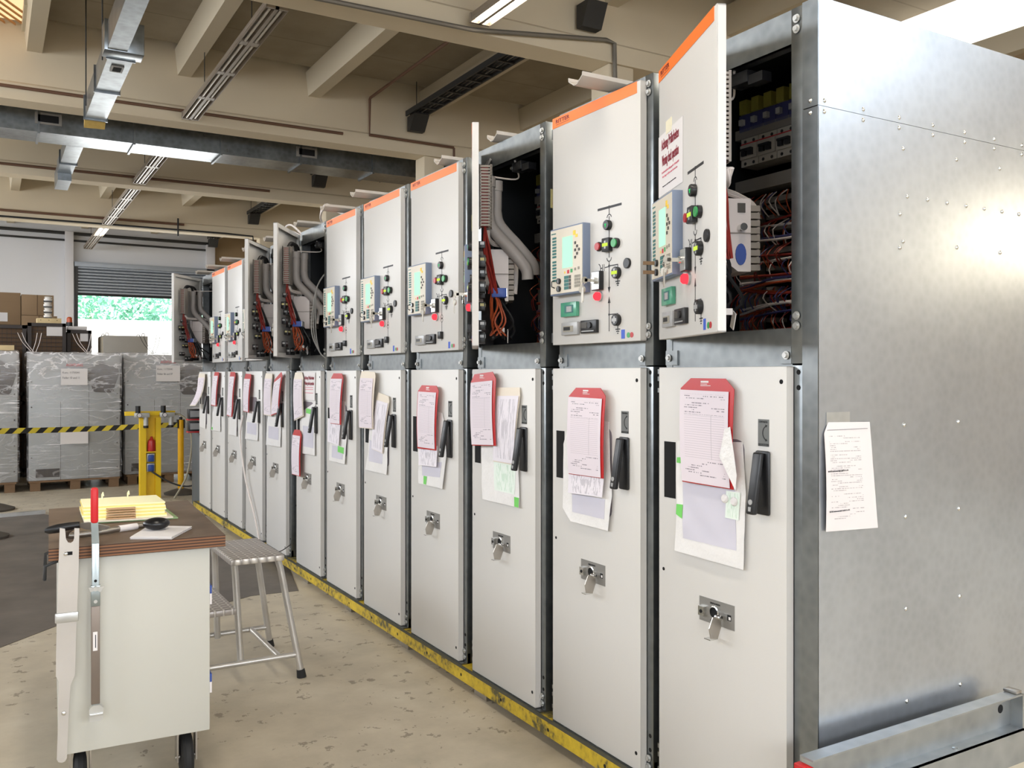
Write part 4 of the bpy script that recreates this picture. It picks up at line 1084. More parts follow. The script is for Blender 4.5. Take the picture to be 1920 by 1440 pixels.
def folder(i, poly, paper_q, label, mat='red_folder', d0=-.02, tilt=.05, pm='form_paper', curl=0.):
    tilt = min(tilt, .028); d0 *= .75
    e = hang(i, 'document_folder', label, 'folder', 'document folders on the lower doors', 0, 0)
    zt = max(p[1] for p in poly); s0 = min(p[0] for p in poly)
    dfn = lambda s, z: d0 - tilt * (zt - z) - .007 * math.sin(PI * min(1, max(0, (zt - z) / .34))) - curl * max(0, (zt - z - .12)) ** 2 * 6
    child('folder_back', lambda m: polysheet(m, poly, dfn, .002), [mat], e)
    child('form_sheet', lambda m: quadsheet(m, *paper_q, lambda s, z: dfn(s, z) - .0035, .001), [pm], e)
    ft = [p for p in poly if p[1] > zt - .045]
    sc_ = sum(p[0] for p in poly[:2]) / 2; zc = (poly[0][1] + poly[1][1]) / 2
    if mat == 'red_folder' and i < 5:
        child('flap_print', lambda m: (sb(m, sc_ - .03, sc_ + .005, dfn(0, zc - .012) - .0012, dfn(0, zc - .012), zc - .014, zc - .008), sb(m, sc_ - .03, sc_ - .0, dfn(0, zc - .02) - .0012, dfn(0, zc - .02), zc - .0195, zc - .0175), sb(m, sc_ - .03, sc_ + .015, dfn(0, zc - .024) - .0012, dfn(0, zc - .024), zc - .0245, zc - .0225)), ['white_paper'], e)
    return e
def pouch(i, poly, label, inner=None, tabs=(), d0=-.004, tilt=.02, mat='pouch_white', imat='pouch_lavender'):
    e = hang(i, 'plastic_pouch', label, 'pouch', 'plastic pouches on the lower doors', 0, 0)
    zt = max(p[1] for p in poly)
    dfn = lambda s, z: d0 - tilt * (zt - z) - .003 * (1 + noise.noise(Vector((s * 14 + i * 3, z * 14, 0)))) * min(1, (zt - z) * 8)
    child('sleeve', lambda m: polysheet(m, poly, dfn, .0012), [mat], e)
    if inner: child('insert', lambda m: quadsheet(m, *inner, lambda s, z: dfn(s, z) - .0012, .0006, 0, 14), [imat], e)
    for q in tabs: tag(child('tab', lambda m: quadsheet(m, *q, lambda s, z: dfn(s, z) - .0025, .0008, 0, 4), ['green_tab'], e), 'green tab')
    return e, dfn
def sheet(i, q, label, d0=-.012, pm='plan_paper', name='drawing_sheet'):
    e = hang(i, name, label, 'paper', 'paper sheets on the lower doors', 0, 0)
    zt = max(p[1] for p in q)
    child('sheet', lambda m: quadsheet(m, *q, lambda s, z: d0 - .03 * (zt - z), .0012), [pm], e); return e
def rest(poly, a, b):   # part of the pouch behind
    return poly
# 1
e, df = pouch(1, [(.1, 1.305), (.40, 1.32), (.42, 1.16), (.413, .931), (.096, .936), (.105, 1.05)], 'crumpled white plastic pouch with green tabs on the nearest lower door', ((.135, 1.19), (.375, 1.19), (.385, .985), (.14, .985)), [((.106, 1.094), (.136, 1.095), (.136, 1.049), (.106, 1.06)), ((.104, 1.25), (.127, 1.252), (.127, 1.232), (.104, 1.232))])
child('snap_button', lambda m: [m.lathe(cp(s, df(s, z) - .002, z), (-1, 0, 0), [(.014, 0), (.014, .004), (.009, .009), (.0, .009)], 0, 16) for s, z in ((.335, 1.14), (.375, 1.135))], ['white_paper'], e)
child('printed_strip', lambda m: quadsheet(m, (.34, 1.165), (.4, 1.165), (.395, 1.08), (.335, 1.08), lambda s, z: df(s, z) - .0026, .0006), ['green_print'], e)
folder(1, [(.179, 1.516), (.338, 1.515), (.379, 1.482), (.382, 1.173), (.148, 1.174), (.133, 1.483)], ((.134, 1.478), (.359, 1.474), (.37, 1.176), (.15, 1.178)), 'red folder on the nearest lower door, partly covered by a white plastic corner')
e = hang(1, 'folded_flap', 'white folded plastic corner overlapping the red folder on the nearest door', 'plastic flap', None, 0, 0)
child('sheet', lambda m: polysheet(m, [(.356, 1.359), (.379, 1.367), (.415, 1.222), (.412, 1.175), (.338, 1.273)], lambda s, z: -.036 - .05 * (1.37 - z), .0015), ['pouch_white'], e)
# 2
pouch(2, [(.139, 1.368), (.39, 1.35), (.419, 1.077), (.397, .945), (.153, .946), (.096, .994), (.093, 1.248)], 'white plastic pouch with clear window on the second lower door', ((.16, 1.06), (.38, 1.06), (.375, .985), (.165, .985)))
sheet(2, ((.16, 1.16), (.393, 1.16), (.383, 1.069), (.157, 1.061)), 'diagram sheet peeping out below the red folder on the second lower door', -.028)
folder(2, [(.203, 1.476), (.364, 1.477), (.399, 1.447), (.397, 1.141), (.166, 1.136), (.158, 1.442)], ((.16, 1.44), (.383, 1.437), (.383, 1.143), (.168, 1.139)), 'red folder with ruled form on the second lower door, diagram sheet below it', d0=-.032)
# 3
pouch(3, [(.106, 1.25), (.44, 1.25), (.447, 1.145), (.459, .947), (.125, .944), (.11, 1.08)], 'wrinkled white pouch with green corner tab on the third lower door', ((.23, 1.13), (.43, 1.13), (.42, 1.0), (.24, 1.0)), [((.42, .99), (.456, .99), (.458, .948), (.422, .948))], imat='green_print')
folder(3, [(.25, 1.468), (.456, 1.471), (.465, 1.437), (.423, 1.13), (.234, 1.13), (.24, 1.44)], ((.27, 1.43), (.46, 1.435), (.423, 1.135), (.237, 1.135)), 'beige folder with circuit diagram beside the handle of the third lower door', 'beige_folder', d0=-.012, tilt=.02, pm='plan_paper')
folder(3, [(.067, 1.528), (.239, 1.54), (.275, 1.509), (.287, 1.206), (.059, 1.191), (.039, 1.494)], ((.042, 1.488), (.25, 1.5), (.27, 1.208), (.06, 1.196)), 'tilted red folder at the upper left of the third lower door, over a beige one', d0=-.03)
# 4
pouch(4, [(.096, 1.36), (.14, 1.355), (.4, 1.33), (.437, 1.275), (.462, 1.119), (.421, .945), (.128, .943), (.118, 1.2)], 'white pouch with green stripe at the bottom on the fourth lower door', ((.17, 1.06), (.41, 1.08), (.39, 1.0), (.18, .99)), [((.2, .99), (.235, .99), (.232, .947), (.198, .947))])
sheet(4, ((.158, 1.16), (.386, 1.16), (.38, 1.053), (.165, 1.045)), 'diagram sheet below the red folder on the fourth lower door', -.026)
folder(4, [(.189, 1.47), (.369, 1.469), (.398, 1.443), (.382, 1.138), (.154, 1.133), (.147, 1.439)], ((.16, 1.436), (.378, 1.434), (.374, 1.145), (.166, 1.142)), 'red folder hanging lower than its neighbours on the fourth lower door', d0=-.03)
# 5
pouch(5, [(.11, 1.25), (.38, 1.25), (.407, 1.122), (.394, .945), (.058, .943), (.1, 1.06)], 'white pouch curled at its right edge on the fifth lower door', ((.12, 1.13), (.33, 1.1), (.33, 1.0), (.12, 1.0)))
folder(5, [(.262, 1.421), (.424, 1.4), (.441, 1.368), (.349, 1.063), (.174, 1.08), (.24, 1.38)], ((.25, 1.375), (.43, 1.36), (.345, 1.068), (.178, 1.083)), 'tilted beige folder beside the handle of the fifth lower door, behind the upright beige one', 'beige_folder', d0=-.014, tilt=.02, pm='plan_paper')
folder(5, [(.026, 1.548), (.24, 1.542), (.262, 1.518), (.24, 1.202), (.013, 1.198), (.013, 1.509)], ((.02, 1.505), (.235, 1.503), (.232, 1.206), (.018, 1.203)), 'upright beige folder with form at the left of the fifth lower door', 'beige_folder', d0=-.034)
# 6
pouch(6, [(.11, 1.362), (.38, 1.35), (.425, 1.119), (.4, .944), (.094, .944), (.1, 1.1)], 'white pouch with green printed tab on the sixth lower door', ((.15, 1.05), (.37, 1.05), (.36, .97), (.15, .97)), [((.27, 1.055), (.38, 1.05), (.38, 1.01), (.27, 1.015))])
sheet(6, ((.103, 1.23), (.351, 1.23), (.33, 1.062), (.11, 1.073)), 'diagram sheet below the red folder on the sixth lower door', -.026)
folder(6, [(.207, 1.534), (.366, 1.533), (.404, 1.502), (.379, 1.199), (.171, 1.198), (.162, 1.499)], ((.164, 1.498), (.39, 1.498), (.36, 1.203), (.173, 1.202)), 'red folder at the top of the sixth lower door, handle to its right', d0=-.03)
# 7
e7 = hang(7, 'warning_sheet', 'white warning sheet with red lettering on the seventh lower door', 'sign', None, 0, 0)
child('sheet', lambda m: quadsheet(m, (.2, 1.544), (.47, 1.539), (.458, 1.34), (.21, 1.34), lambda s, z: -.006, .001), ['white_paper'], e7)
child('lettering', lambda m: [m.text(tx, .036, 0, TM_DOOR(.225, -.0075, z), .22, bold=.014) for tx, z in (('Achtung Prüfarbeiten', 1.49), ('Warning check operation', 1.45))], ['sign_red'], e7)
child('small_print', lambda m: [sb(m, .235, .42, -.0075, -.006, z, z + .004) for z in (1.43, 1.415, 1.39)], ['sign_pink'], e7)
pouch(7, [(.15, 1.25), (.47, 1.33), (.483, .951), (.185, .946), (.16, 1.1)], 'white pouch with green field on the seventh lower door, below the warning sheet', ((.2, 1.15), (.45, 1.15), (.45, 1.0), (.21, 1.0)), [((.27, 1.28), (.4, 1.275), (.4, 1.24), (.27, 1.245))])
folder(7, [(.02, 1.54), (.185, 1.544), (.23, 1.50), (.26, 1.223), (.03, 1.177), (.0, 1.485)], ((.01, 1.49), (.215, 1.49), (.25, 1.23), (.035, 1.185)), 'curling beige folder at the left of the warning sheet on the seventh door', 'beige_folder', d0=-.02, tilt=.08)
folder(7, [(.03, 1.112), (.157, 1.116), (.211, 1.079), (.2, .776), (.0, .773), (-.01, 1.07)], ((.0, 1.07), (.19, 1.072), (.185, .78), (.005, .778)), 'lone red folder hanging low on the seventh lower door, near its lock plate', d0=-.03)
# 8
pouch(8, [(.06, 1.2), (.45, 1.2), (.463, 1.1), (.457, .95), (.037, .939)], 'white pouch on the eighth lower door with tilted red folder above', ((.1, 1.1), (.4, 1.1), (.4, 1.0), (.1, 1.0)))
folder(8, [(.037, 1.536), (.239, 1.532), (.246, 1.5), (.256, 1.186), (.02, 1.188), (.02, 1.5)], ((.03, 1.49), (.235, 1.49), (.24, 1.195), (.025, 1.195)), 'beige folder on the eighth lower door, left of the tilted red one', 'beige_folder', d0=-.02)
folder(8, [(.359, 1.483), (.531, 1.546), (.57, 1.52), (.494, 1.225), (.272, 1.19), (.35, 1.46)], ((.36, 1.46), (.545, 1.505), (.48, 1.228), (.285, 1.2)), 'red folder tilted to the right on the eighth lower door', d0=-.034)
# 9
pouch(9, [(.089, 1.2), (.45, 1.2), (.471, 1.116), (.464, .954), (.03, .944)], 'white pouch below the red folder of the ninth lower door', ((.1, 1.1), (.42, 1.1), (.42, 1.0), (.1, 1.0)))
folder(9, [(.1, 1.532), (.284, 1.527), (.303, 1.493), (.246, 1.189), (.05, 1.194), (.065, 1.492)], ((.07, 1.485), (.28, 1.485), (.23, 1.195), (.06, 1.2)), 'red folder on the ninth lower door, above the slanting pale cable', d0=-.03)
# 10
pouch(10, [(.12, 1.26), (.40, 1.26), (.414, .949), (.09, .948)], 'white pouch below the red folder of the tenth lower door', None)
folder(10, [(.215, 1.548), (.392, 1.547), (.426, 1.511), (.326, 1.124), (.11, 1.131), (.2, 1.51)], ((.215, 1.505), (.4, 1.505), (.3, 1.13), (.12, 1.14)), 'red folder on the tenth lower door with a red edge turned outwards', d0=-.03, tilt=.09)
# 11
pouch(11, [(.085, 1.22), (.41, 1.22), (.428, .955), (.02, .945)], 'white pouch with green dot low on the eleventh lower door', None, [((.03, .98), (.09, .98), (.09, .955), (.03, .955))])
folder(11, [(.226, 1.549), (.418, 1.546), (.428, 1.515), (.343, 1.204), (.1, 1.205), (.205, 1.513)], ((.2, 1.51), (.4, 1.51), (.32, 1.21), (.11, 1.215)), 'red folder on the eleventh lower door', d0=-.03, tilt=.08)
# 12
pouch(12, [(.055, 1.2), (.38, 1.2), (.376, .945), (.067, .953)], 'white pouch on the farthest lower door', None)
folder(12, [(.1, 1.538), (.4, 1.532), (.43, 1.48), (.35, 1.19), (.07, 1.18), (.08, 1.5)], ((.09, 1.49), (.4, 1.49), (.33, 1.2), (.08, 1.19)), 'beige folder curling far away from the farthest lower door', 'beige_folder', d0=-.03, tilt=.1, curl=.25)
# warning sign taped to the opened nearest upper door
a1 = -R(OPEN[1])
e = empty('warning_sheet', (X0, YL[1], 0), a1); tag(e, 'white sheet with large dark red warning text taped to the opened nearest upper door', 'sign')
child('sheet', lambda m: quadsheet(m, (.0, 2.347), (.268, 2.347), (.268, 2.138), (.0, 2.138), lambda s, z: -.0012, .0006), ['white_paper'], e)
child('lettering', lambda m: [m.text(tx, hh, 0, TM_DOOR(s, -.0018, z), w, bold=.014) for tx, hh, s, z, w in (('Achtung Prüfarbeiten', .05, .036, 2.293, .192), ('Warning check operation', .05, .042, 2.238, .184))], ['sign_red'], e)
child('small_print', lambda m: (m.text('Es darf innerhalb der Anlage geprüft - Lebensgefahr!', .010, 0, TM_DOOR(.04, -.0018, 2.212), .19), m.text('It is a danger to life to enter the test area', .010, 0, TM_DOOR(.048, -.0018, 2.197), .165)), ['sign_pink'], e)
child('fine_line', lambda m: m.text('Betreten nur nach Freigabe durch den Prüfer', .006, 0, TM_DOOR(.05, -.0018, 2.165), .15), ['ink'], e)
child('masking_tape', lambda m: sb(m, .088, .15, -.0022, -.0, 2.335, 2.378), ['masking_tape'], e)
# letter on the end wall
e = empty('letter_sheet', (2.16, 1.736, 1.23)); tag(e, 'typed letter sheet taped to the shiny metal end wall', 'paper')
def letter(m):
    P_ = [(2.07, 1.392), (2.247, 1.388), (2.276, 1.073), (2.05, 1.081), (2.043, 1.2), (2.046, 1.372)]
    n = 10
    TL, TR, BR, BL = (2.046, 1.392), (2.247, 1.388), (2.276, 1.073), (2.05, 1.081)
    g = []
    for j in range(n + 1):
        row = []
        for i in range(n + 1):
            u, v = i / n, j / n
            x = (TL[0] * (1 - u) + TR[0] * u) * (1 - v) + (BL[0] * (1 - u) + BR[0] * u) * v
            z = (TL[1] * (1 - u) + TR[1] * u) * (1 - v) + (BL[1] * (1 - u) + BR[1] * u) * v
            if i == 0 and j == 0: x += .018; z -= .004
            y = -.002 - .006 * v - .006 * math.sin(v * PI) * (1 - u)
            row.append((m.bm.verts.new((x - 2.16, y, z - 1.23)), (u, 1 - v)))
        g.append(row)
    for j in range(n):
        for i in range(n):
            q = [g[j][i], g[j][i + 1], g[j + 1][i + 1], g[j + 1][i]]
            f = m.bm.faces.new([x[0] for x in q])
            for lp, x in zip(f.loops, q): lp[m.uv].uv = x[1]
child('sheet', letter, ['letter_paper'], e)
child('header_rule', lambda m: m.box(-.1, .075, -.0042, -.0034, .1385, .1395), ['ink'], e)
child('lettering', lambda m: [m.text('RITTER Starkstromtechnik GmbH & Co. KG', .006, 0, TM_SIDE(-.105 + x, -.0125, z), .085) for x, z in ((0., .02), (.006, -.095))], ['ink'], e)
child('clear_tape', lambda m: m.box(-.1, .0, -.0016, -.0008, .155, .19), ['galvanized_bright'], e)
# sticky notes on the post sides
for i, lbl in ((3, 'yellow sticky note with red scribble on the post beside the third cabinet'), (4, 'small yellow sticky note on the post of the fourth cabinet, behind the edge-on open door')):
    e = empty('sticky_note', (X0, YL[i] - .607, 0)); tag(e, lbl, 'note', None)
    child('paper', lambda m: m.box(.055, .105, -.0018, -.0001, 2.235, 2.315), ['sticky_yellow'], e)
    child('scribble', lambda m: [m.tube([(.065, -.0022, 2.25), (.07, -.0022, 2.29), (.075, -.0022, 2.26), (.08, -.0022, 2.29), (.087, -.0022, 2.255), (.095, -.0022, 2.285)], .0012, 0, 5, 3)], ['sign_red'], e)
# ================================================================== FLOOR BEAM BESIDE THE END WALL
e = empty('support_platform', (2.4, 1.4, 0)); tag(e, 'pale board platform beside the end wall at the lower right', 'platform')
child('board', lambda m: m.box(-.5, .49, -.6, .325, .255, .285, 0, .002), ['board_pale'], e)
for x in (-.44, 0, .42): child('bearer', lambda m: m.box(x - .05, x + .05, -.58, .3, .0005, .255, 0, .004), ['wood_pallet'], e)
e = empty('steel_profile', (2.38, 1.68, .285)); tag(e, 'galvanized steel lifting profile lying against the foot of the end wall', 'steel profile')
def prof(m):
    L0, L1 = -.49, .49
    m.box(L0, L1, -.005, .0, .0, .215); m.box(L0, L1, -.045, -.005, .21, .215)
    m.box(L0, L1, -.05, -.005, .1, .105); m.box(L0, L1, -.05, -.045, .0, .105); m.box(L1 - .004, L1, -.045, .0, .105, .215)
    m.cyl((.43, -.0055, .165), (.43, -.0045, .165), .014, 1, 14)
    for x in (-.2, .15): m.lathe((x, -.03, .105), (0, 0, 1), [(.008, 0), (.008, .004), (0, .006)], 2, 10)
child('profile', prof, ['galvanized_mid', 'dark_hole', 'chrome'], e)
child('lug', lambda m: m.box(.46, .49, -.04, .005, .2155, .225, 0, .002), ['steel_worn'], e)
child('end_cap', lambda m: m.box(-.515, -.49, -.05, .0, .12, .2, 0, .004), ['red_folder'], e)

# ================================================================== TOOL CART
CO = (.1748, 3.4314, 0); CR = R(-3)
e = empty('tool_cart', CO, CR); tag(e, 'grey metal workshop cart with brown plywood top on casters', 'cart')
def top(m):
    m.box(0, .585, 0, 1.02, .887, .93, 0)
    m.bm.normal_update()
    for f in m.bm.faces:
        if abs(f.normal.z) < .5: f.material_index = 1
child('worktop', top, ['ply_top', 'ply_edge'], e)
child('cabinet_body', lambda m: m.box(.03, .533, .022, .98, .205, .887, 0, .004), ['cart_paint'], e)
child('side_handle', lambda m: m.tube([(.04, .06, .88), (-.01, .06, .86), (-.012, .06, .815), (-.012, .3, .815), (-.01, .3, .86), (.04, .3, .88)], .006, 0, 8), ['tray_dark'], e)
for x in (.1, .46):
    for y in (.11, .88):
        c = child('caster', lambda m: (m.box(x - .045, x + .045, y - .05, y + .05, .195, .205), m.box(x - .036, x - .03, y - .03, y + .03, .08, .2), m.box(x + .03, x + .036, y - .03, y + .03, .08, .2), m.cyl((x - .038, y, .09), (x + .038, y, .09), .008, 0, 10)), ['steel_worn'], e)
        child('wheel', lambda m: m.lathe((x - .022, y, .0905), (1, 0, 0), [(.0, 0), (.06, 0), (.082, .004), (.09, .014), (.09, .03), (.082, .04), (.06, .044), (0, .044)], 0, 28), ['black_rubber'], c)
for z in (.68, .35):
    child('drawer_pull', lambda m: (m.box(.533, .541, .03, .09, z + .03, z + .06, 0), m.box(.533, .541, .03, .09, z - .01, z + .03, 1)), ['terminal_blue', 'white_paper'], e)
# steel plate
e = empty('steel_plate', CO, CR); tag(e, 'long flat steel plate with notch and slot hanging at the left front of the cart', 'steel plate')
out = [(.034, 1.004), (.05, 1.0), (.053, .965), (.059, .953), (.067, .95), (.075, .955), (.078, .965), (.079, 1.0), (.094, .998), (.092, .86), (.084, .64), (.081, .495), (.067, .465), (.0605, .35), (.056, .215), (.05, .205), (.041, .202), (.03, .206), (.025, .216), (.029, .35), (.031, .48), (.022, .5), (.024, .65)]
child('plate', lambda m: m.prism([(x, -.032, z) for x, z in out], (0, .004, 0)), ['plate_grey'], e)
child('slot', lambda m: (m.box(.05, .073, -.0326, -.0318, .909, .921)), ['dark_hole'], e)
child('pin', lambda m: (m.lathe((.052, -.032, .915), (0, -1, 0), [(.007, 0), (.007, .006), (0, .009)], 0, 12)), ['chrome'], e)
child('bent_band', lambda m: (m.box(.019, .092, -.039, -.026, .68, .714, 0, .004)), ['steel_bright'], e)
child('rivet', lambda m: m.lathe((.046, -.032, .37), (0, -1, 0), [(.008, 0), (.006, .004), (0, .006)], 0, 12), ['chrome'], e)
# red lever
e = empty('crank_lever', CO, CR); tag(e, 'steel crank lever with red grip standing upright at the cart front', 'lever')
child('grip', lambda m: m.box(.129, .153, -.053, -.029, 1.014, 1.137, 0, .008, 3), ['red_grip'], e)
child('bar', lambda m: (m.box(.132, .156, -.047, -.035, .385, .945, 0, .002), m.prism([(.132, -.047, .945), (.156, -.047, .945), (.152, -.047, 1.02), (.13, -.047, 1.02)], (0, .012, 0))), ['cart_lever'], e)
child('sleeve', lambda m: m.box(.13, .158, -.05, -.033, .39, .728, 0, .002), ['sleeve_brown'], e)
child('collar_plate', lambda m: m.box(.129, .159, -.051, -.032, .728, .8, 0, .002), ['cart_lever'], e)
def wing(m):
    m.cyl((.144, -.05, .79), (.144, -.062, .79), .008, 0, 12)
    m.prism([(.148, -.058, .795), (.172, -.058, .797), (.16, -.058, .776), (.148, -.058, .784)], (0, .004, 0)); m.prism([(.14, -.058, .795), (.122, -.058, .797), (.128, -.058, .78), (.14, -.058, .784)], (0, .004, 0))
    m.cyl((.144, -.05, .745), (.144, -.055, .745), .006, 0, 10)
child('hook', lambda m: m.box(.134, .154, -.035, -.0005, .9, .915), ['steel_worn'], e)
child('wing_screw', wing, ['steel_bright'], e)
child('hole', lambda m: m.cyl((.144, -.0477, .815), (.144, -.0468, .815), .005, 0, 12), ['dark_hole'], e)
child('foot', lambda m: (m.prism([(.124, -.056, .375), (.135, -.056, .388), (.158, -.056, .388), (.169, -.056, .375), (.168, -.056, .34), (.16, -.056, .332), (.124, -.056, .334)], (0, .026, 0)), m.box(.124, .168, -.062, -.03, .352, .362, 0, .002)), ['steel_bright'], e)
child('paper_label', lambda m: m.box(.136, .15, -.0508, -.0498, .575, .64), ['white_paper'], e)
child('lettering', lambda m: m.text('AUSFAHREN', .006, 0, Matrix(((0, 0, 0, .1445), (0, 0, -1, -.0512), (1, 0, 0, .585), (0, 0, 0, 1))) @ Matrix(((1, 0, 0, 0), (0, 1, 0, 0), (0, 0, 1, 0), (0, 0, 0, 1))), .045) if False else m.box(.1425, .1455, -.0513, -.0508, .585, .63), ['ink'], e)
# crank tool on top
e = empty('hand_crank', CO, CR); tag(e, 'bent steel hand crank with black grip lying on the cart top', 'tool')
child('grip', lambda m: m.tube([(-.012, .135, .972), (.0, .134, .973), (.03, .13, .978), (.065, .125, .984), (.1, .12, .987)], [.006, .013, .016, .013, .012], 0, 14, 4) if False else m.tube([(-.012, .135, .972), (.0, .134, .973), (.03, .13, .978), (.065, .125, .984), (.1, .12, .987)], [.007, .013, .016, .014, .012], 0, 14), ['black_plastic'], e)
child('arm', lambda m: m.prism([(.1, .118, .993), (.13, .12, .994), (.2, .19, .962), (.19, .205, .945), (.12, .14, .965), (.1, .122, .978)], (.004, .012, -.001)), ['steel_bright'], e)
child('tube', lambda m: m.tube([(.075, .13, .978), (.06, .145, .965), (.058, .165, .948), (.075, .17, .943), (.13, .185, .943), (.19, .205, .944), (.26, .245, .944), (.33, .28, .944)], .0115, 0, 12, 5), ['steel_worn'], e)
child('paper_wrap', lambda m: m.tube([(.235, .23, .9445), (.3, .265, .9445)], .0125, 0, 12), ['white_paper'], e)
# pad and puck
e = empty('note_pad', CO, CR); tag(e, 'small white paper pad lying on the cart top under the black puck', 'note pad')
def padm(m):
    for k in range(5):
        o = .002 * math.sin(k * 2.1)
        m.prism([(.262 + o, .06, .931 + k * .002), (.395 + o, -.012 + o, .931 + k * .002), (.49 + o, .19 - o, .931 + k * .002), (.345 + o, .285, .931 + k * .002)], (0, 0, .0016))
child('pages', padm, ['white_paper'], e)
e = empty('black_puck', CO, CR); tag(e, 'round glossy black puck on the white pad', 'puck')
child('shell', lambda m: m.sphere((.362, .17, .964), .046, 0, 32, 28, (1.05, .85, .5)), ['black_gloss'], e)
# binder
e = empty('ring_binder', CO, CR); tag(e, 'open ring binder with thick stack of yellow divider sheets on the cart top', 'binder')
child('cover', lambda m: m.prism([(.13, .5, .931), (.475, .47, .931), (.46, .78, .931), (.12, .8, .931)], (0, 0, .005)), ['binder_green'], e)
child('card_sheet', lambda m: m.prism([(.125, .49, .9365), (.455, .46, .9365), (.44, .77, .9365), (.12, .78, .9365)], (0, 0, .005)), ['cardboard_cream'], e)
rnd = random.Random(2)
for k in range(9):
    o = rnd.uniform(-.004, .004); z = .942 + k * .0062
    child('divider_sheets', lambda m: (m.prism([(.122 + o, .515 + .004 * k, z), (.43 + o, .49 + .004 * k, z), (.415 + o, .73, z + .004), (.118 + o, .74, z + .004)], (0, 0, .0058))), ['binder_yellow' if k % 2 else 'binder_cream'], e)
child('index_tabs', lambda m: [m.prism([(.205 + .003 * k, .493 + .004 * k, .943 + k * .009), (.315, .483 + .004 * k, .943 + k * .009), (.315, .52 + .004 * k, .943 + k * .009), (.205, .52 + .004 * k, .943 + k * .009)], (0, 0, .005)) for k in range(5)], ['tan_card'], e)
child('ring', lambda m: [m.tube([(x, .7, .99), (x, .705, 1.02), (x + .003, .7, 1.028), (x + .004, .69, 1.015)], .003, 0, 8) for x in (.2, .3)], ['binder_cream'], e)

# ================================================================== STEP STOOL
e = empty('step_stool', (1.15, 4.7, 0)); tag(e, 'two-step aluminium stool with chequer plate treads between cart and cabinets', 'step stool')
child('tread', lambda m: m.box(-.135, .128, -.27, .27, .592, .622, 0, .006), ['chequer_plate'], e)
child('tread', lambda m: m.box(-.37, -.105, -.26, .26, .35, .38, 0, .006), ['chequer_plate'], e)
for y, yf in ((-.23, -.17), (.23, .45)):
    sy = -1 if y < 0 else 1
    child('leg', lambda m: (m.tube([(.105, y, .592), (.118, y + sy * .0, .55), (.205, y + sy * .06, .03)], .0165, 0, 14), ), ['aluminium_tube'], e)
    child('foot_cap', lambda m: m.cyl((.204, y + sy * .0595, .04), (.209, y + sy * .063, .0005), .02, 0, 14, .024), ['black_rubber'], e)
    child('leg', lambda m: m.tube([(-.11, y, .592), (-.105, y, .54), (-.085, y + sy * .03, .1)], .0165, 0, 14), ['aluminium_tube'], e)
    child('leg', lambda m: m.tube([(-.35, y, .35), (-.37, y, .3), (-.42, y + sy * .05, .03)], .0165, 0, 14), ['aluminium_tube'], e)
    child('foot_cap', lambda m: m.cyl((-.419, y + sy * .05, .04), (-.424, y + sy * .053, .0005), .02, 0, 14, .024), ['black_rubber'], e)
    child('rail', lambda m: m.tube([(-.41, y + sy * .045, .115), (.19, y + sy * .05, .115)], .014, 0, 12), ['aluminium_tube'], e)
child('crossbar', lambda m: m.tube([(.1, -.28, .115), (.1, .28, .115)], .014, 0, 12), ['aluminium_tube'], e)
child('tether', lambda m: m.tube([(.12, -.1, .6), (.16, -.07, .6), (.2, -.04, .608), (.245, -.02, .63)], .0025, 0, 6, 4), ['tray_dark'], e)

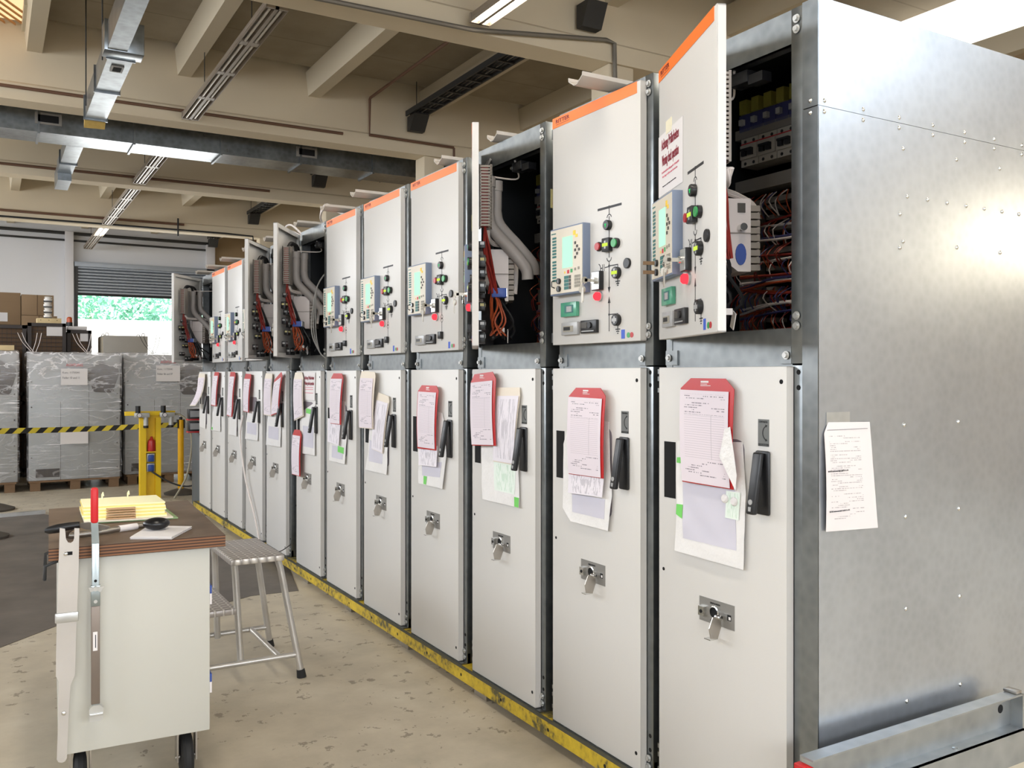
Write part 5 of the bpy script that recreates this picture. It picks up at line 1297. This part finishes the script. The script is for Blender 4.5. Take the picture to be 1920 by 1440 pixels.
# ================================================================== WRAPPED UNITS ON PALLETS
def pallet(x0, x1, y, label):
    e = empty('wooden_pallet', ((x0 + x1) / 2, y, 0)); tag(e, label, 'pallet', 'wooden pallets'); w = (x1 - x0) / 2
    child('deck', lambda m: [m.box(-w, w, .01 + k * .2, .13 + k * .2, .112, .134) for k in range(5)] + [m.box(-w, w, .01, .11, .0, .0)] if False else [m.box(-w, w, .01 + k * .2, .13 + k * .2, .112, .134) for k in range(5)], ['wood_pallet'], e)
    for px in (-w + .075, 0, w - .075):
        for py in (.02, .42, .8): child('block', lambda m: m.box(px - .06, px + .06, py, py + .1, .02, .112), ['wood_pallet'], e)
        child('runner', lambda m: m.box(px - .06, px + .06, .02, .93, .0005, .02), ['wood_pallet'], e)
def unit(x0, x1, y, zt, fan, label, lab=None, white=None):
    e = empty('wrapped_unit', (x0, y, .135)); tag(e, label, 'wrapped cabinet', 'film-wrapped grey units'); W = x1 - x0; H = zt - .135
    def bd(m):
        m.box(0, W, .03, .9, 0, H, 0, .004)
        for sx in (W * .34, W * .65): m.box(sx - .002, sx + .002, .0285, .031, 0, H * .62 if sx < W * .5 else H, 1)
        rnd = random.Random(int(x0 * 50))
        for k in range(9): m.cyl((W * rnd.choice([.03, .97, .5, .88]), .029, H * (.08 + .1 * k)), (W * .5, .031, H * .5), .0, 1, 3) if False else m.cyl((W * (.03 if k % 2 else .97), .028, H * (.08 + .1 * k)), (W * (.03 if k % 2 else .97), .031, H * (.08 + .1 * k)), .01, 1, 8)
        m.box(.08, .36, .027, .031, .04, .15, 1)
    child('body', bd, ['unit_grey', 'unit_dark'], e)
    if fan:
        f0, f1, g0, g1 = fan
        def fm(m):
            w = f1 - f0; h = g1 - g0; n = 10; pts = []
            for cx, cz, a0 in ((f0 + w * .72, g0 + h * .1, -90), (f1 - w * .02, g0 + h * .62, -10), (f0 + w * .35, g1 - w * .3, 20), (f0 + .03, g0 + h * .5, 150), (f0 + .05, g0 + .05, 180)):
                r = .05 if a0 in (-90, 180) else .09
                for k in range(5): pts.append((cx - x0 + r * math.cos(R(a0 + 22 * k)) * (.4 if a0 == -10 else 1), .024, cz - .135 + r * math.sin(R(a0 + 22 * k))))
            m.prism(pts, (0, .008, 0))
        child('fan_opening', fm, ['unit_dark'], e)
    def film(m):
        nx, nz = 44, 56
        def pt(x, y_, z):
            p = Vector((x, y_, z)); q = noise.noise(Vector((p.x * 4 + x0 * 7, p.y * 4, p.z * 7))) + .5 * noise.noise(Vector((p.x * 11, p.y * 9, p.z * 17 + x0)))
            return p, q
        rows = []
        per = [(0, .9 - .3 * k, 0) for k in range(3)]
        path = [(-.012, .92 - .09 * k) for k in range(10)] + [(-.012 + (W + .024) * k / nx, .008) for k in range(nx + 1)] + [(W + .012, .02 + .09 * k) for k in range(11)]
        for j in range(nz + 1):
            z = .003 + (H + .017) * j / nz
            row = []
            for (x, y_) in path:
                p, q = pt(x, y_, z); k = .012 * q
                nx_ = -1 if x < 0 else (1 if x > W else 0); ny_ = -1 if nx_ == 0 else 0
                row.append(m.bm.verts.new((x + nx_ * (k + .008), y_ + ny_ * (k + .006), z)))
            rows.append(row)
        for a, b in zip(rows, rows[1:]):
            for i in range(len(path) - 1): m.bm.faces.new((a[i], a[i + 1], b[i + 1], b[i]))
        # crumpled top
        g = []
        for j in range(13):
            g.append([m.bm.verts.new((-.012 + (W + .024) * i / 24, .008 + .9 * j / 12, H + .022 + .03 * abs(noise.noise(Vector((i * .35 + x0 * 3, j * .5, 1)))))) for i in range(25)])
        for a, b in zip(g, g[1:]):
            for i in range(24): m.bm.faces.new((a[i], a[i + 1], b[i + 1], b[i]))
    child('stretch_film', film, ['shrink_film'], e)
    if lab:
        a, b, c, d, t1, t2 = lab
        child('label_sheet', lambda m: m.box(a - x0, b - x0, -.022, -.02, c - .135, d - .135), ['white_paper'], e)
        child('lettering', lambda m: (m.text(t1, .036, 0, TM_SIDE(a - x0 + .02, -.0225, d - .135 - .065), .2), m.text(t2, .04, 0, TM_SIDE(a - x0 + .02, -.0225, d - .135 - .135), .2)), ['ink'], e)
        child('red_lettering', lambda m: m.text('ACHTUNG', .05, 0, TM_SIDE(a - x0 + .06, -.0225, d - .135 + .03), .2), ['key_red'], e)
    if white:
        a, b, c, d = white
        child('white_pocket', lambda m: m.box(a - x0, b - x0, -.024, -.02, c - .135, d - .135), ['white_paper'], e)
    return e
pallet(-1.0, .3, 13.1, 'wooden pallet under the leftmost wrapped unit')
pallet(.44, 1.53, 13.1, 'wooden pallet under the middle wrapped unit')
pallet(1.63, 2.75, 13.25, 'wooden pallet under the right wrapped unit behind the yellow stand')
unit(-.85, .314, 13.1, 1.80, (.0, .27, 1.27, 1.70), 'film-wrapped grey unit cut by the left edge of the view')
unit(.44, 1.53, 13.1, 1.79, (1.187, 1.49, 1.285, 1.695), 'film-wrapped grey unit in the middle with white label and dark fan opening', (.811, 1.128, 1.382, 1.6, 'Kom.: 11735041', 'Felder 10 und 11'), (.804, 1.135, .605, .787))
unit(1.62, 2.74, 13.3, 1.80, (2.356, 2.66, 1.235, 1.69), 'film-wrapped grey unit at the right behind the yellow stand', (2.014, 2.335, 1.424, 1.65, 'Kom.: 11735041', 'Felder 06 und 07'))
def wires(x, y, z, label, col):
    tag(child('wire_ties', lambda m: [m.tube([(x + a, y + .3, z), (x + a * .35 + b * .65, y + .3, z + .13), (x + b, y + .3, z + .26)], .0042, 0, 6, 4) for a, b in ((.06, -.11), (.085, -.06), (.06, .12), (.1, .17))], [col], None), label, 'wire')
wires(.43, 13.1, 1.815, 'pale bent wires sticking up between the left and middle wrapped unit', 'wire_white')
wires(1.08, 13.1, 1.815, 'crossed pale wires above the middle wrapped unit', 'wire_white')
wires(1.95, 13.3, 1.825, 'crossed dark wires in front of the grey enclosure', 'tray_dark')
wires(2.72, 13.3, 1.825, 'thin wires above the right wrapped unit before the bright doorway', 'tray_dark')

# crates, boxes behind
def crate(x0, x1, y, z0, z1, label, paper=None):
    e = empty('mesh_crate', (x0, y, z0)); tag(e, label, 'crate', 'wire mesh crates'); W = x1 - x0; H = z1 - z0
    def fr(m):
        for x in (0, W - .05): m.box(x, x + .05, 0, .05, 0, H); m.box(x, x + .05, .75, .8, 0, H)
        for z in (.08, H - .05): m.box(0, W, 0, .05, z, z + .05); m.box(0, W, .75, .8, z, z + .05)
    child('frame', fr, ['crate_frame'], e)
    child('panel', lambda m: m.box(.05, W - .05, .045, .76, .1, H - .04), ['crate_brown'], e)
    child('wire_mesh', lambda m: [m.box(.05, W - .05, .025, .031, .15 + .06 * k, .156 + .06 * k) for k in range(int((H - .2) / .06))] + [m.box(.07 + .06 * k, .075 + .06 * k, .022, .027, .1, H - .05) for k in range(int((W - .1) / .06))], ['crate_frame'], e)
    if paper: child('label_sheet', lambda m: m.box(paper[0] - x0, paper[1] - x0, .014, .018, paper[2] - z0, paper[3] - z0), ['white_paper'], e)
crate(-.75, .47, 15.0, 1.13, 2.25, 'dark wire mesh crate at the left edge behind the wrapped units, upper one')
crate(.49, 1.0, 15.0, 1.13, 2.29, 'tall wire mesh crate with white note, upper one carrying the yellow wooden box', (.74, .95, 2.1, 2.27))
crate(1.02, 1.36, 15.1, 1.13, 2.2, 'small mesh crate beside the doorway, upper one with white paper', (1.2, 1.35, 2.03, 2.17))
crate(-.75, .47, 15.0, .001, 1.125, 'lower dark mesh crate at the left edge behind the wrapped units')
crate(.49, 1.36, 15.0, .001, 1.125, 'lower mesh crate carrying the two right crates')
tag(child('paper_pile', lambda m: m.box(1.04, 1.3, 15.15, 15.6, 2.205, 2.26, 0, .006), ['white_paper'], None), 'white papers on top of the small crate', 'papers')
tag(child('wood_board', lambda m: m.box(-.6, .3, 14.25, 14.9, 1.86, 1.93), ['wood_light'], None), 'pale wooden board behind the leftmost wrapped unit', 'board')
tag(child('board_support', lambda m: m.box(-.6, .35, 14.25, 14.9, .001, 1.86), ['cardboard'], None), 'brown carton under the pale wooden board', 'carton')
e = tag(empty('wooden_box', (.62, 15.2, 2.295)), 'small yellow wooden box on top of the tall crate', 'box')
child('box', lambda m: m.box(0, .33, 0, .3, 0, .08, 0, .003), ['wood_light'], e)
child('screw', lambda m: [m.cyl((.05 + .11 * k, -.002, .05), (.05 + .11 * k, .001, .05), .007, 0, 8) for k in range(3)], ['wood_pallet'], e)
e = tag(empty('insulator_stack', (.77, 15.3, 2.376)), 'stack of white and black insulators standing on the wooden box', 'insulators')
for k in range(4):
    z = k * .084
    child('insulator', lambda m: m.lathe((.01 * math.sin(k * 3), 0, z + .012), (0, 0, 1), [(.03, 0), (.055, .005), (.06, .03), (.04, .045), (.055, .06), (.04, .07)], 0, 18), ['insulator_white'], e)
    child('clamp', lambda m: m.box(-.06, .06, -.04, .04, z, z + .013), ['black_plastic'], e)
e = tag(empty('signal_beacon', (1.06, 15.2, 2.26)), 'orange beacon lamp beside the doorway', 'beacon')
child('socket', lambda m: m.cyl((0, 0, 0), (0, 0, .06), .045, 0, 16), ['black_plastic'], e); child('dome', lambda m: m.lathe((0, 0, .06), (0, 0, 1), [(.04, 0), (.04, .06), (.025, .08), (0, .085)], 0, 16), ['beacon_orange'], e)
for (x0, x1, z0, z1, lb) in ((-.6, .43, 2.31, 2.82, 'large flat carton at the left, upper of the left stack'), (.44, .9, 2.47, 2.8, 'darker carton with taped seam, upper of the right stack'), (-.6, .43, .001, 2.305, 'tall carton column behind the left crate'), (.44, .95, .001, 2.465, 'tall carton behind the insulators')):
    e = tag(empty('cardboard_box', (x0, 16.2, z0)), lb, 'carton', 'cartons behind the crates')
    child('carton', lambda m: m.box(0, x1 - x0, 0, .7, 0, z1 - z0, 0, .004), ['cardboard'], e); child('tape', lambda m: m.box((x1 - x0) * .48, (x1 - x0) * .5, -.002, .0, 0, z1 - z0), ['crate_brown'], e)
tag(child('label_sheet', lambda m: m.box(.05, .25, 16.192, 16.1995, 2.36, 2.5), ['white_paper'], None), 'white sheet on the left carton', 'paper')
e = tag(empty('metal_enclosure', (1.5, 14.9, 0)), 'grey sheet metal enclosure with lifting eyes in front of the doorway', 'enclosure')
child('housing', lambda m: m.box(0, .64, 0, .7, .001, 2.12, 0, .006), ['enclosure_grey'], e)
child('side_door', lambda m: m.box(-.006, .0, .02, .68, .1, 2.1), ['joist_paint'], e)
for x in (.06, .58):
    for y in (.06, .6): child('lifting_eye', lambda m: m.tube([(x - .02, y, 2.12), (x - .022, y, 2.145), (x, y, 2.165), (x + .022, y, 2.145), (x + .02, y, 2.12)], .006, 0, 8, 3), ['steel_worn'], e)

# ================================================================== YELLOW STAND, BARRIER, METERS
e = tag(empty('air_stand', (1.71, 11.7, 0)), 'yellow steel stand with two air regulators and gauges', 'stand')
child('post', lambda m: (m.box(-.125, -.055, -.05, .06, 0, .99), m.box(.055, .115, -.05, .06, 0, .99), m.box(-.055, .055, .03, .045, 0, .99)), ['stand_yellow'], e)
child('top_beam', lambda m: m.box(-.297, .28, -.06, .0, 1.022, 1.072, 0, .003), ['stand_yellow'], e)
child('head_plate', lambda m: m.box(-.13, .12, -.02, .06, .985, 1.025), ['stand_yellow'], e)
for x, s in ((-.125, 1), (.165, 1)):
    rg = child('air_regulator', lambda m: (m.box(x - .07, x + .1, -.12, -.062, 1.0, 1.055, 0, .004)), ['regulator_grey'], e)
    child('knob', lambda m: m.cyl((x - .03, -.09, 1.055), (x - .03, -.09, 1.14), .03, 0, 16), ['black_plastic'], rg)
    child('gauge', lambda m: (m.cyl((x - .02, -.12, 1.028), (x - .02, -.145, 1.028), .028, 0, 18), m.cyl((x - .02, -.145, 1.028), (x - .02, -.147, 1.028), .023, 1, 18)), ['black_plastic', 'white_paper'], rg)
    child('bowl', lambda m: (m.cyl((x + .06, -.09, 1.0), (x + .06, -.09, .9), .028, 1, 14), m.cyl((x + .06, -.09, .9), (x + .06, -.09, .87), .03, 0, 14)), ['black_plastic', 'regulator_grey'], rg)
child('red_bottle', lambda m: m.lathe((.01, -.02, .58), (0, 0, 1), [(.0, 0), (.046, .0), (.05, .03), (.046, .1), (.042, .13), (.02, .15), (.012, .18), (0, .18)], 0, 18), ['bottle_red'], e)
child('bottle_bracket', lambda m: m.box(-.055, .055, -.06, .03, .565, .579), ['stand_yellow'], e)
for z in (.45, .33): child('power_socket', lambda m: (m.box(-.045, .045, -.03, .03, z, z + .1, 0, .004), m.box(-.033, .033, -.06, -.03, z + .005, z + .085, 1, .006)), ['regulator_grey', 'terminal_blue'], e)
child('power_cord', lambda m: m.tube([(0, -.045, .34), (.05, -.08, .3), (.2, -.12, .2), (.36, -.15, .14), (.5, -.2, .16), (.62, -.3, .28), (.7, -.4, .36)], .011, 0, 8, 5), ['wire_black'], e)
child('air_hose', lambda m: m.tube([(.27, -.09, 1.03), (.31, -.1, 1.03), (.38, -.14, .98), (.42, -.2, .88), (.44, -.25, .72), (.42, -.28, .5), (.36, -.3, .25), (.22, -.34, .02)], .012, 0, 8, 5), ['hose_tan'], e)
e = tag(empty('barrier_post', (2.105, 11.92, 0)), 'yellow barrier post on a round base to the right of the stand', 'barrier post', None)
child('base', lambda m: m.lathe((0, 0, .0005), (0, 0, 1), [(.2, 0), (.205, .02), (.12, .05), (.05, .07), (0, .07)], 0, 28), ['rubber_base'], e)
child('tube', lambda m: m.cyl((0, 0, .07), (0, 0, .945), .036, 0, 18), ['post_yellow'], e)
child('tape_head', lambda m: (m.cyl((0, 0, .945), (0, 0, .985), .02, 0, 14), m.cyl((0, 0, .985), (0, 0, 1.01), .018, 1, 14), m.box(-.045, -.03, -.03, .03, .84, .95, 0), m.box(.03, .045, -.03, .03, .84, .95, 0)), ['black_plastic', 'white_paper'], e)
e = tag(empty('barrier_post', (.03, 11.55, 0)), 'barrier post with round base at the left edge of the view', 'barrier post', None)
child('base', lambda m: m.lathe((0, 0, .0005), (0, 0, 1), [(.22, 0), (.225, .02), (.12, .06), (.05, .08), (0, .08)], 0, 28), ['rubber_base'], e)
child('tube', lambda m: m.cyl((0, 0, .08), (0, 0, .92), .036, 0, 18), ['post_yellow'], e)
child('tape_head', lambda m: m.box(-.045, .05, -.04, .04, .83, .97), ['black_plastic'], e)
e = tag(empty('barrier_post', (-.04, 9.62, 0)), 'nearer barrier post whose round base is cut by the left edge', 'barrier post', None)
child('base', lambda m: m.lathe((0, 0, .0035), (0, 0, 1), [(.2, 0), (.205, .02), (.12, .05), (.05, .07), (0, .07)], 0, 28), ['rubber_base'], e)
child('tube', lambda m: m.cyl((0, 0, .07), (0, 0, .92), .034, 0, 18), ['post_yellow'], e)
def tape(m):
    n = 30; rows = []
    for k in range(n + 1):
        u = k / n; x = .08 + (2.06 - .08) * u; y = 11.56 + .34 * u + (.14 * math.sin(u * PI)); z = .885 - .02 * math.sin(u * PI)
        rows.append([m.bm.verts.new((x - 1.07, y - 11.75, z - .89 + .032)), m.bm.verts.new((x - 1.07, y - 11.75, z - .89 - .032)), m.bm.verts.new((x - 1.07, y - 11.747, z - .89 - .032)), m.bm.verts.new((x - 1.07, y - 11.747, z - .89 + .032))])
    m.skin(rows, 0, True, False)
mb = MB(); tape(mb); o = mb.build('barrier_tape', ['hazard_tape'], None, (1.07, 11.75, .89)); tag(o, 'yellow and black striped barrier tape stretched before the wrapped units', 'barrier tape')
e = tag(empty('end_box', (2.09, 10.36, 0)), 'dark grey floor box at the far end of the row below the red meters', 'box')
child('housing', lambda m: m.box(-.03, .5, .12, .6, .001, .86, 0, .004), ['end_grey'], e)
for k, lb in ((0, 'lower red framed test meter at the far end of the row'), (1, 'upper red framed test meter at the far end of the row')):
    e = tag(empty('test_meter', (2.0, 10.5, .861 + .14 * k)), lb, 'meter', None)
    child('case', lambda m: m.box(-.06, .12, 0, .1, 0, .13, 0, .008), ['black_plastic'], e); child('trim', lambda m: (m.box(-.07, .13, -.01, .11, 0.002, .02, 0, .004)), ['button_red'], e)
    child('dial', lambda m: m.box(-.045, .06, -.002, .0, .04, .11), ['meter_grey'], e)

# ================================================================== LIGHT, WORLD, CAMERA
w = bpy.data.worlds.new('World'); SC.world = w; w.use_nodes = True
bg = w.node_tree.nodes['Background']; bg.inputs[0].default_value = (.80, .90, 1.0, 1); bg.inputs[1].default_value = WORLD
sun = bpy.data.lights.new('sun', 'SUN'); sun.energy = 9.0; sun.angle = R(2); sun.color = (1, .95, .88)
so = bpy.data.objects.new('sun', sun); COL.objects.link(so); so.rotation_euler = (R(48), 0, R(-25)); so.location = (0, 0, 20)
area('work_lamp', (7.6, -.9, 2.7), (R(72), 0, R(72)), .35, .35, LIGHT_WORK, (1., .87, .62))
e = tag(empty('added_lamp_stand', (7.7, -.93, 0)), 'unseen tripod lamp stand added behind the camera to the right', 'work light')  # stand added out of view to give the warm area lamp a fixture
child('tripod', lambda m: [m.tube([(0, 0, 2.45), (.45 * math.cos(q), .45 * math.sin(q), .001)], .014, 0, 8) for q in (0, 2.1, 4.2)], ['stand_yellow'], e)
child('lamp_head', lambda m: m.box(.0, .12, -.22, .22, 2.45, 2.93, 0, .01), ['black_plastic'], e)
cam = bpy.data.cameras.new('camera'); co = bpy.data.objects.new('camera', cam); COL.objects.link(co)
TH = math.atan(980 / 1668)
co.location = (0, 0, 1.53); co.rotation_euler = (R(90), 0, -TH)
cam.sensor_fit = 'HORIZONTAL'; cam.sensor_width = 36; cam.lens = 36 * 1668 / 1920
cam.shift_y = -(720 - 701) / 1920
cam.clip_end = 400
SC.camera = co
vs = SC.view_settings
vs.view_transform = 'Standard'; vs.look = 'None'; vs.gamma = 1; vs.use_curve_mapping = False; vs.exposure = EXPO
